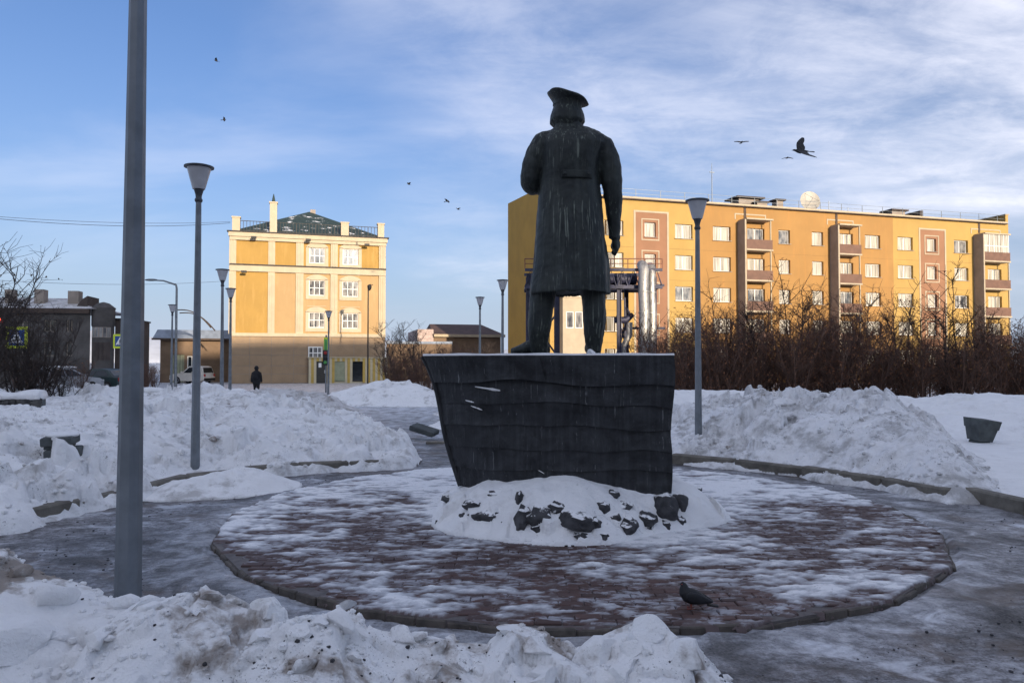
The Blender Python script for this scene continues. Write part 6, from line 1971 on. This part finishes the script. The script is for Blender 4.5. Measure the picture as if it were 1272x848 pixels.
def flying(px_, py_, d_, yaw, wing_up, pitch, label, scale=1.0, roll=0.0, sweep=(0.0, 0.0)):
    t = empty('flying_pigeon', at(px_, py_, d_)); tag(t, label, 'pigeon', 'flying pigeons')
    t.rotation_euler = (roll, pitch, yaw); t.scale = (scale,) * 3
    b2 = MB(); b2.rings(pigeon_body([(-.165, .008, .003, .003), (-.155, .010, .015, .013), (-.135, .012, .019, .018), (-.11, .006, .022, .022), (-.07, .0, .040, .036), (-.02, -.004, .047, .042), (.04, .0, .038, .03), (.09, .004, .022, .016), (.12, .006, .016, .008)])); b2.build('body', 'feather_dark', t, 180)
    MB().tube([(-.16, 0, .008), (-.182, 0, .002)], [.006, .002], 6).build('beak', 'beak', t, 50)
    for s_, up, sw in ((-1, wing_up[0], sweep[0]), (1, wing_up[1], sweep[1])):
        w_ = MB(); n = 9; top_, bot_ = [], []
        span = .32
        for i_ in range(n):
            f = i_ / (n - 1); r_ = span * f; ang = up * (1 - .25 * f)
            le = -.085 - .03 * math.sin(f * 3.1) + .10 * max(0, f - .45) ** 1.2
            te = .035 + .02 * math.sin(f * 9) - .02 * f + (.06 * max(0, f - .5))
            te = le + (te - le) * (1 - max(0, f - .6) * 1.4)
            le += sw * f; te += sw * f
            y = s_ * (.03 + r_ * math.cos(ang)); z = .015 + r_ * math.sin(ang)
            top_.append([Vector((le, y, z)), Vector(((le + te) / 2, y, z + .012 * (1 - f))), Vector((te, y, z - .004))])
        vs_ = [p for q in top_ for p in q] + [p - Vector((0, 0, .006)) for q in top_ for p in q]; o_ = 3 * n; fs2 = []
        for i_ in range(n - 1):
            for j in range(2):
                a = i_ * 3 + j; fs2 += [(a, a + 1, a + 4, a + 3), (o_ + a, o_ + a + 3, o_ + a + 4, o_ + a + 1)]
            fs2 += [(i_ * 3, i_ * 3 + 3, o_ + i_ * 3 + 3, o_ + i_ * 3), (i_ * 3 + 2, o_ + i_ * 3 + 2, o_ + i_ * 3 + 5, i_ * 3 + 5)]
        w_.add(vs_, fs2); me = w_.mesh('wing', 60); fixn(me); link(me, 'wing', 'feather_grey', t)
    tl = MB(); vs_ = []; 
    for z in (.006, .0): vs_ += [(.09, -.018, z), (.09, .018, z), (.21, .06, z), (.225, 0, z), (.21, -.06, z)]
    tl.add(vs_, [(0, 1, 2, 3, 4), (9, 8, 7, 6, 5)] + [(i_, (i_ + 1) % 5, 5 + (i_ + 1) % 5, 5 + i_) for i_ in range(5)]); me = tl.mesh('tail'); fixn(me); link(me, 'tail', 'feather_dark', t)
flying(996, 188, 13.5, R(-14), (R(-12), R(50)), R(8), 'largest flying pigeon with one wing raised above the satellite dish', 1.0, R(24), (.24, .02))
flying(978, 196, 42, R(85), (R(-18), R(-18)), 0, 'small flying pigeon with drooping wings by the large pigeon', .95)
flying(921, 177, 36, R(88), (R(6), R(6)), 0, 'small gliding pigeon with level wings over the roof mast', 1.05)
for px_, py_, d_, yaw, up in ((269, 76, 48, 20, 40), (278, 149, 55, 200, 15), (508, 229, 55, 30, 35), (555, 250, 52, 160, 10), (569, 260, 60, 40, 30)):
    flying(px_, py_, d_, R(yaw), (R(up), R(up - 10)), R(12), 'tiny dark pigeon flying in the open sky near the yellow building', 1.0, R(15))
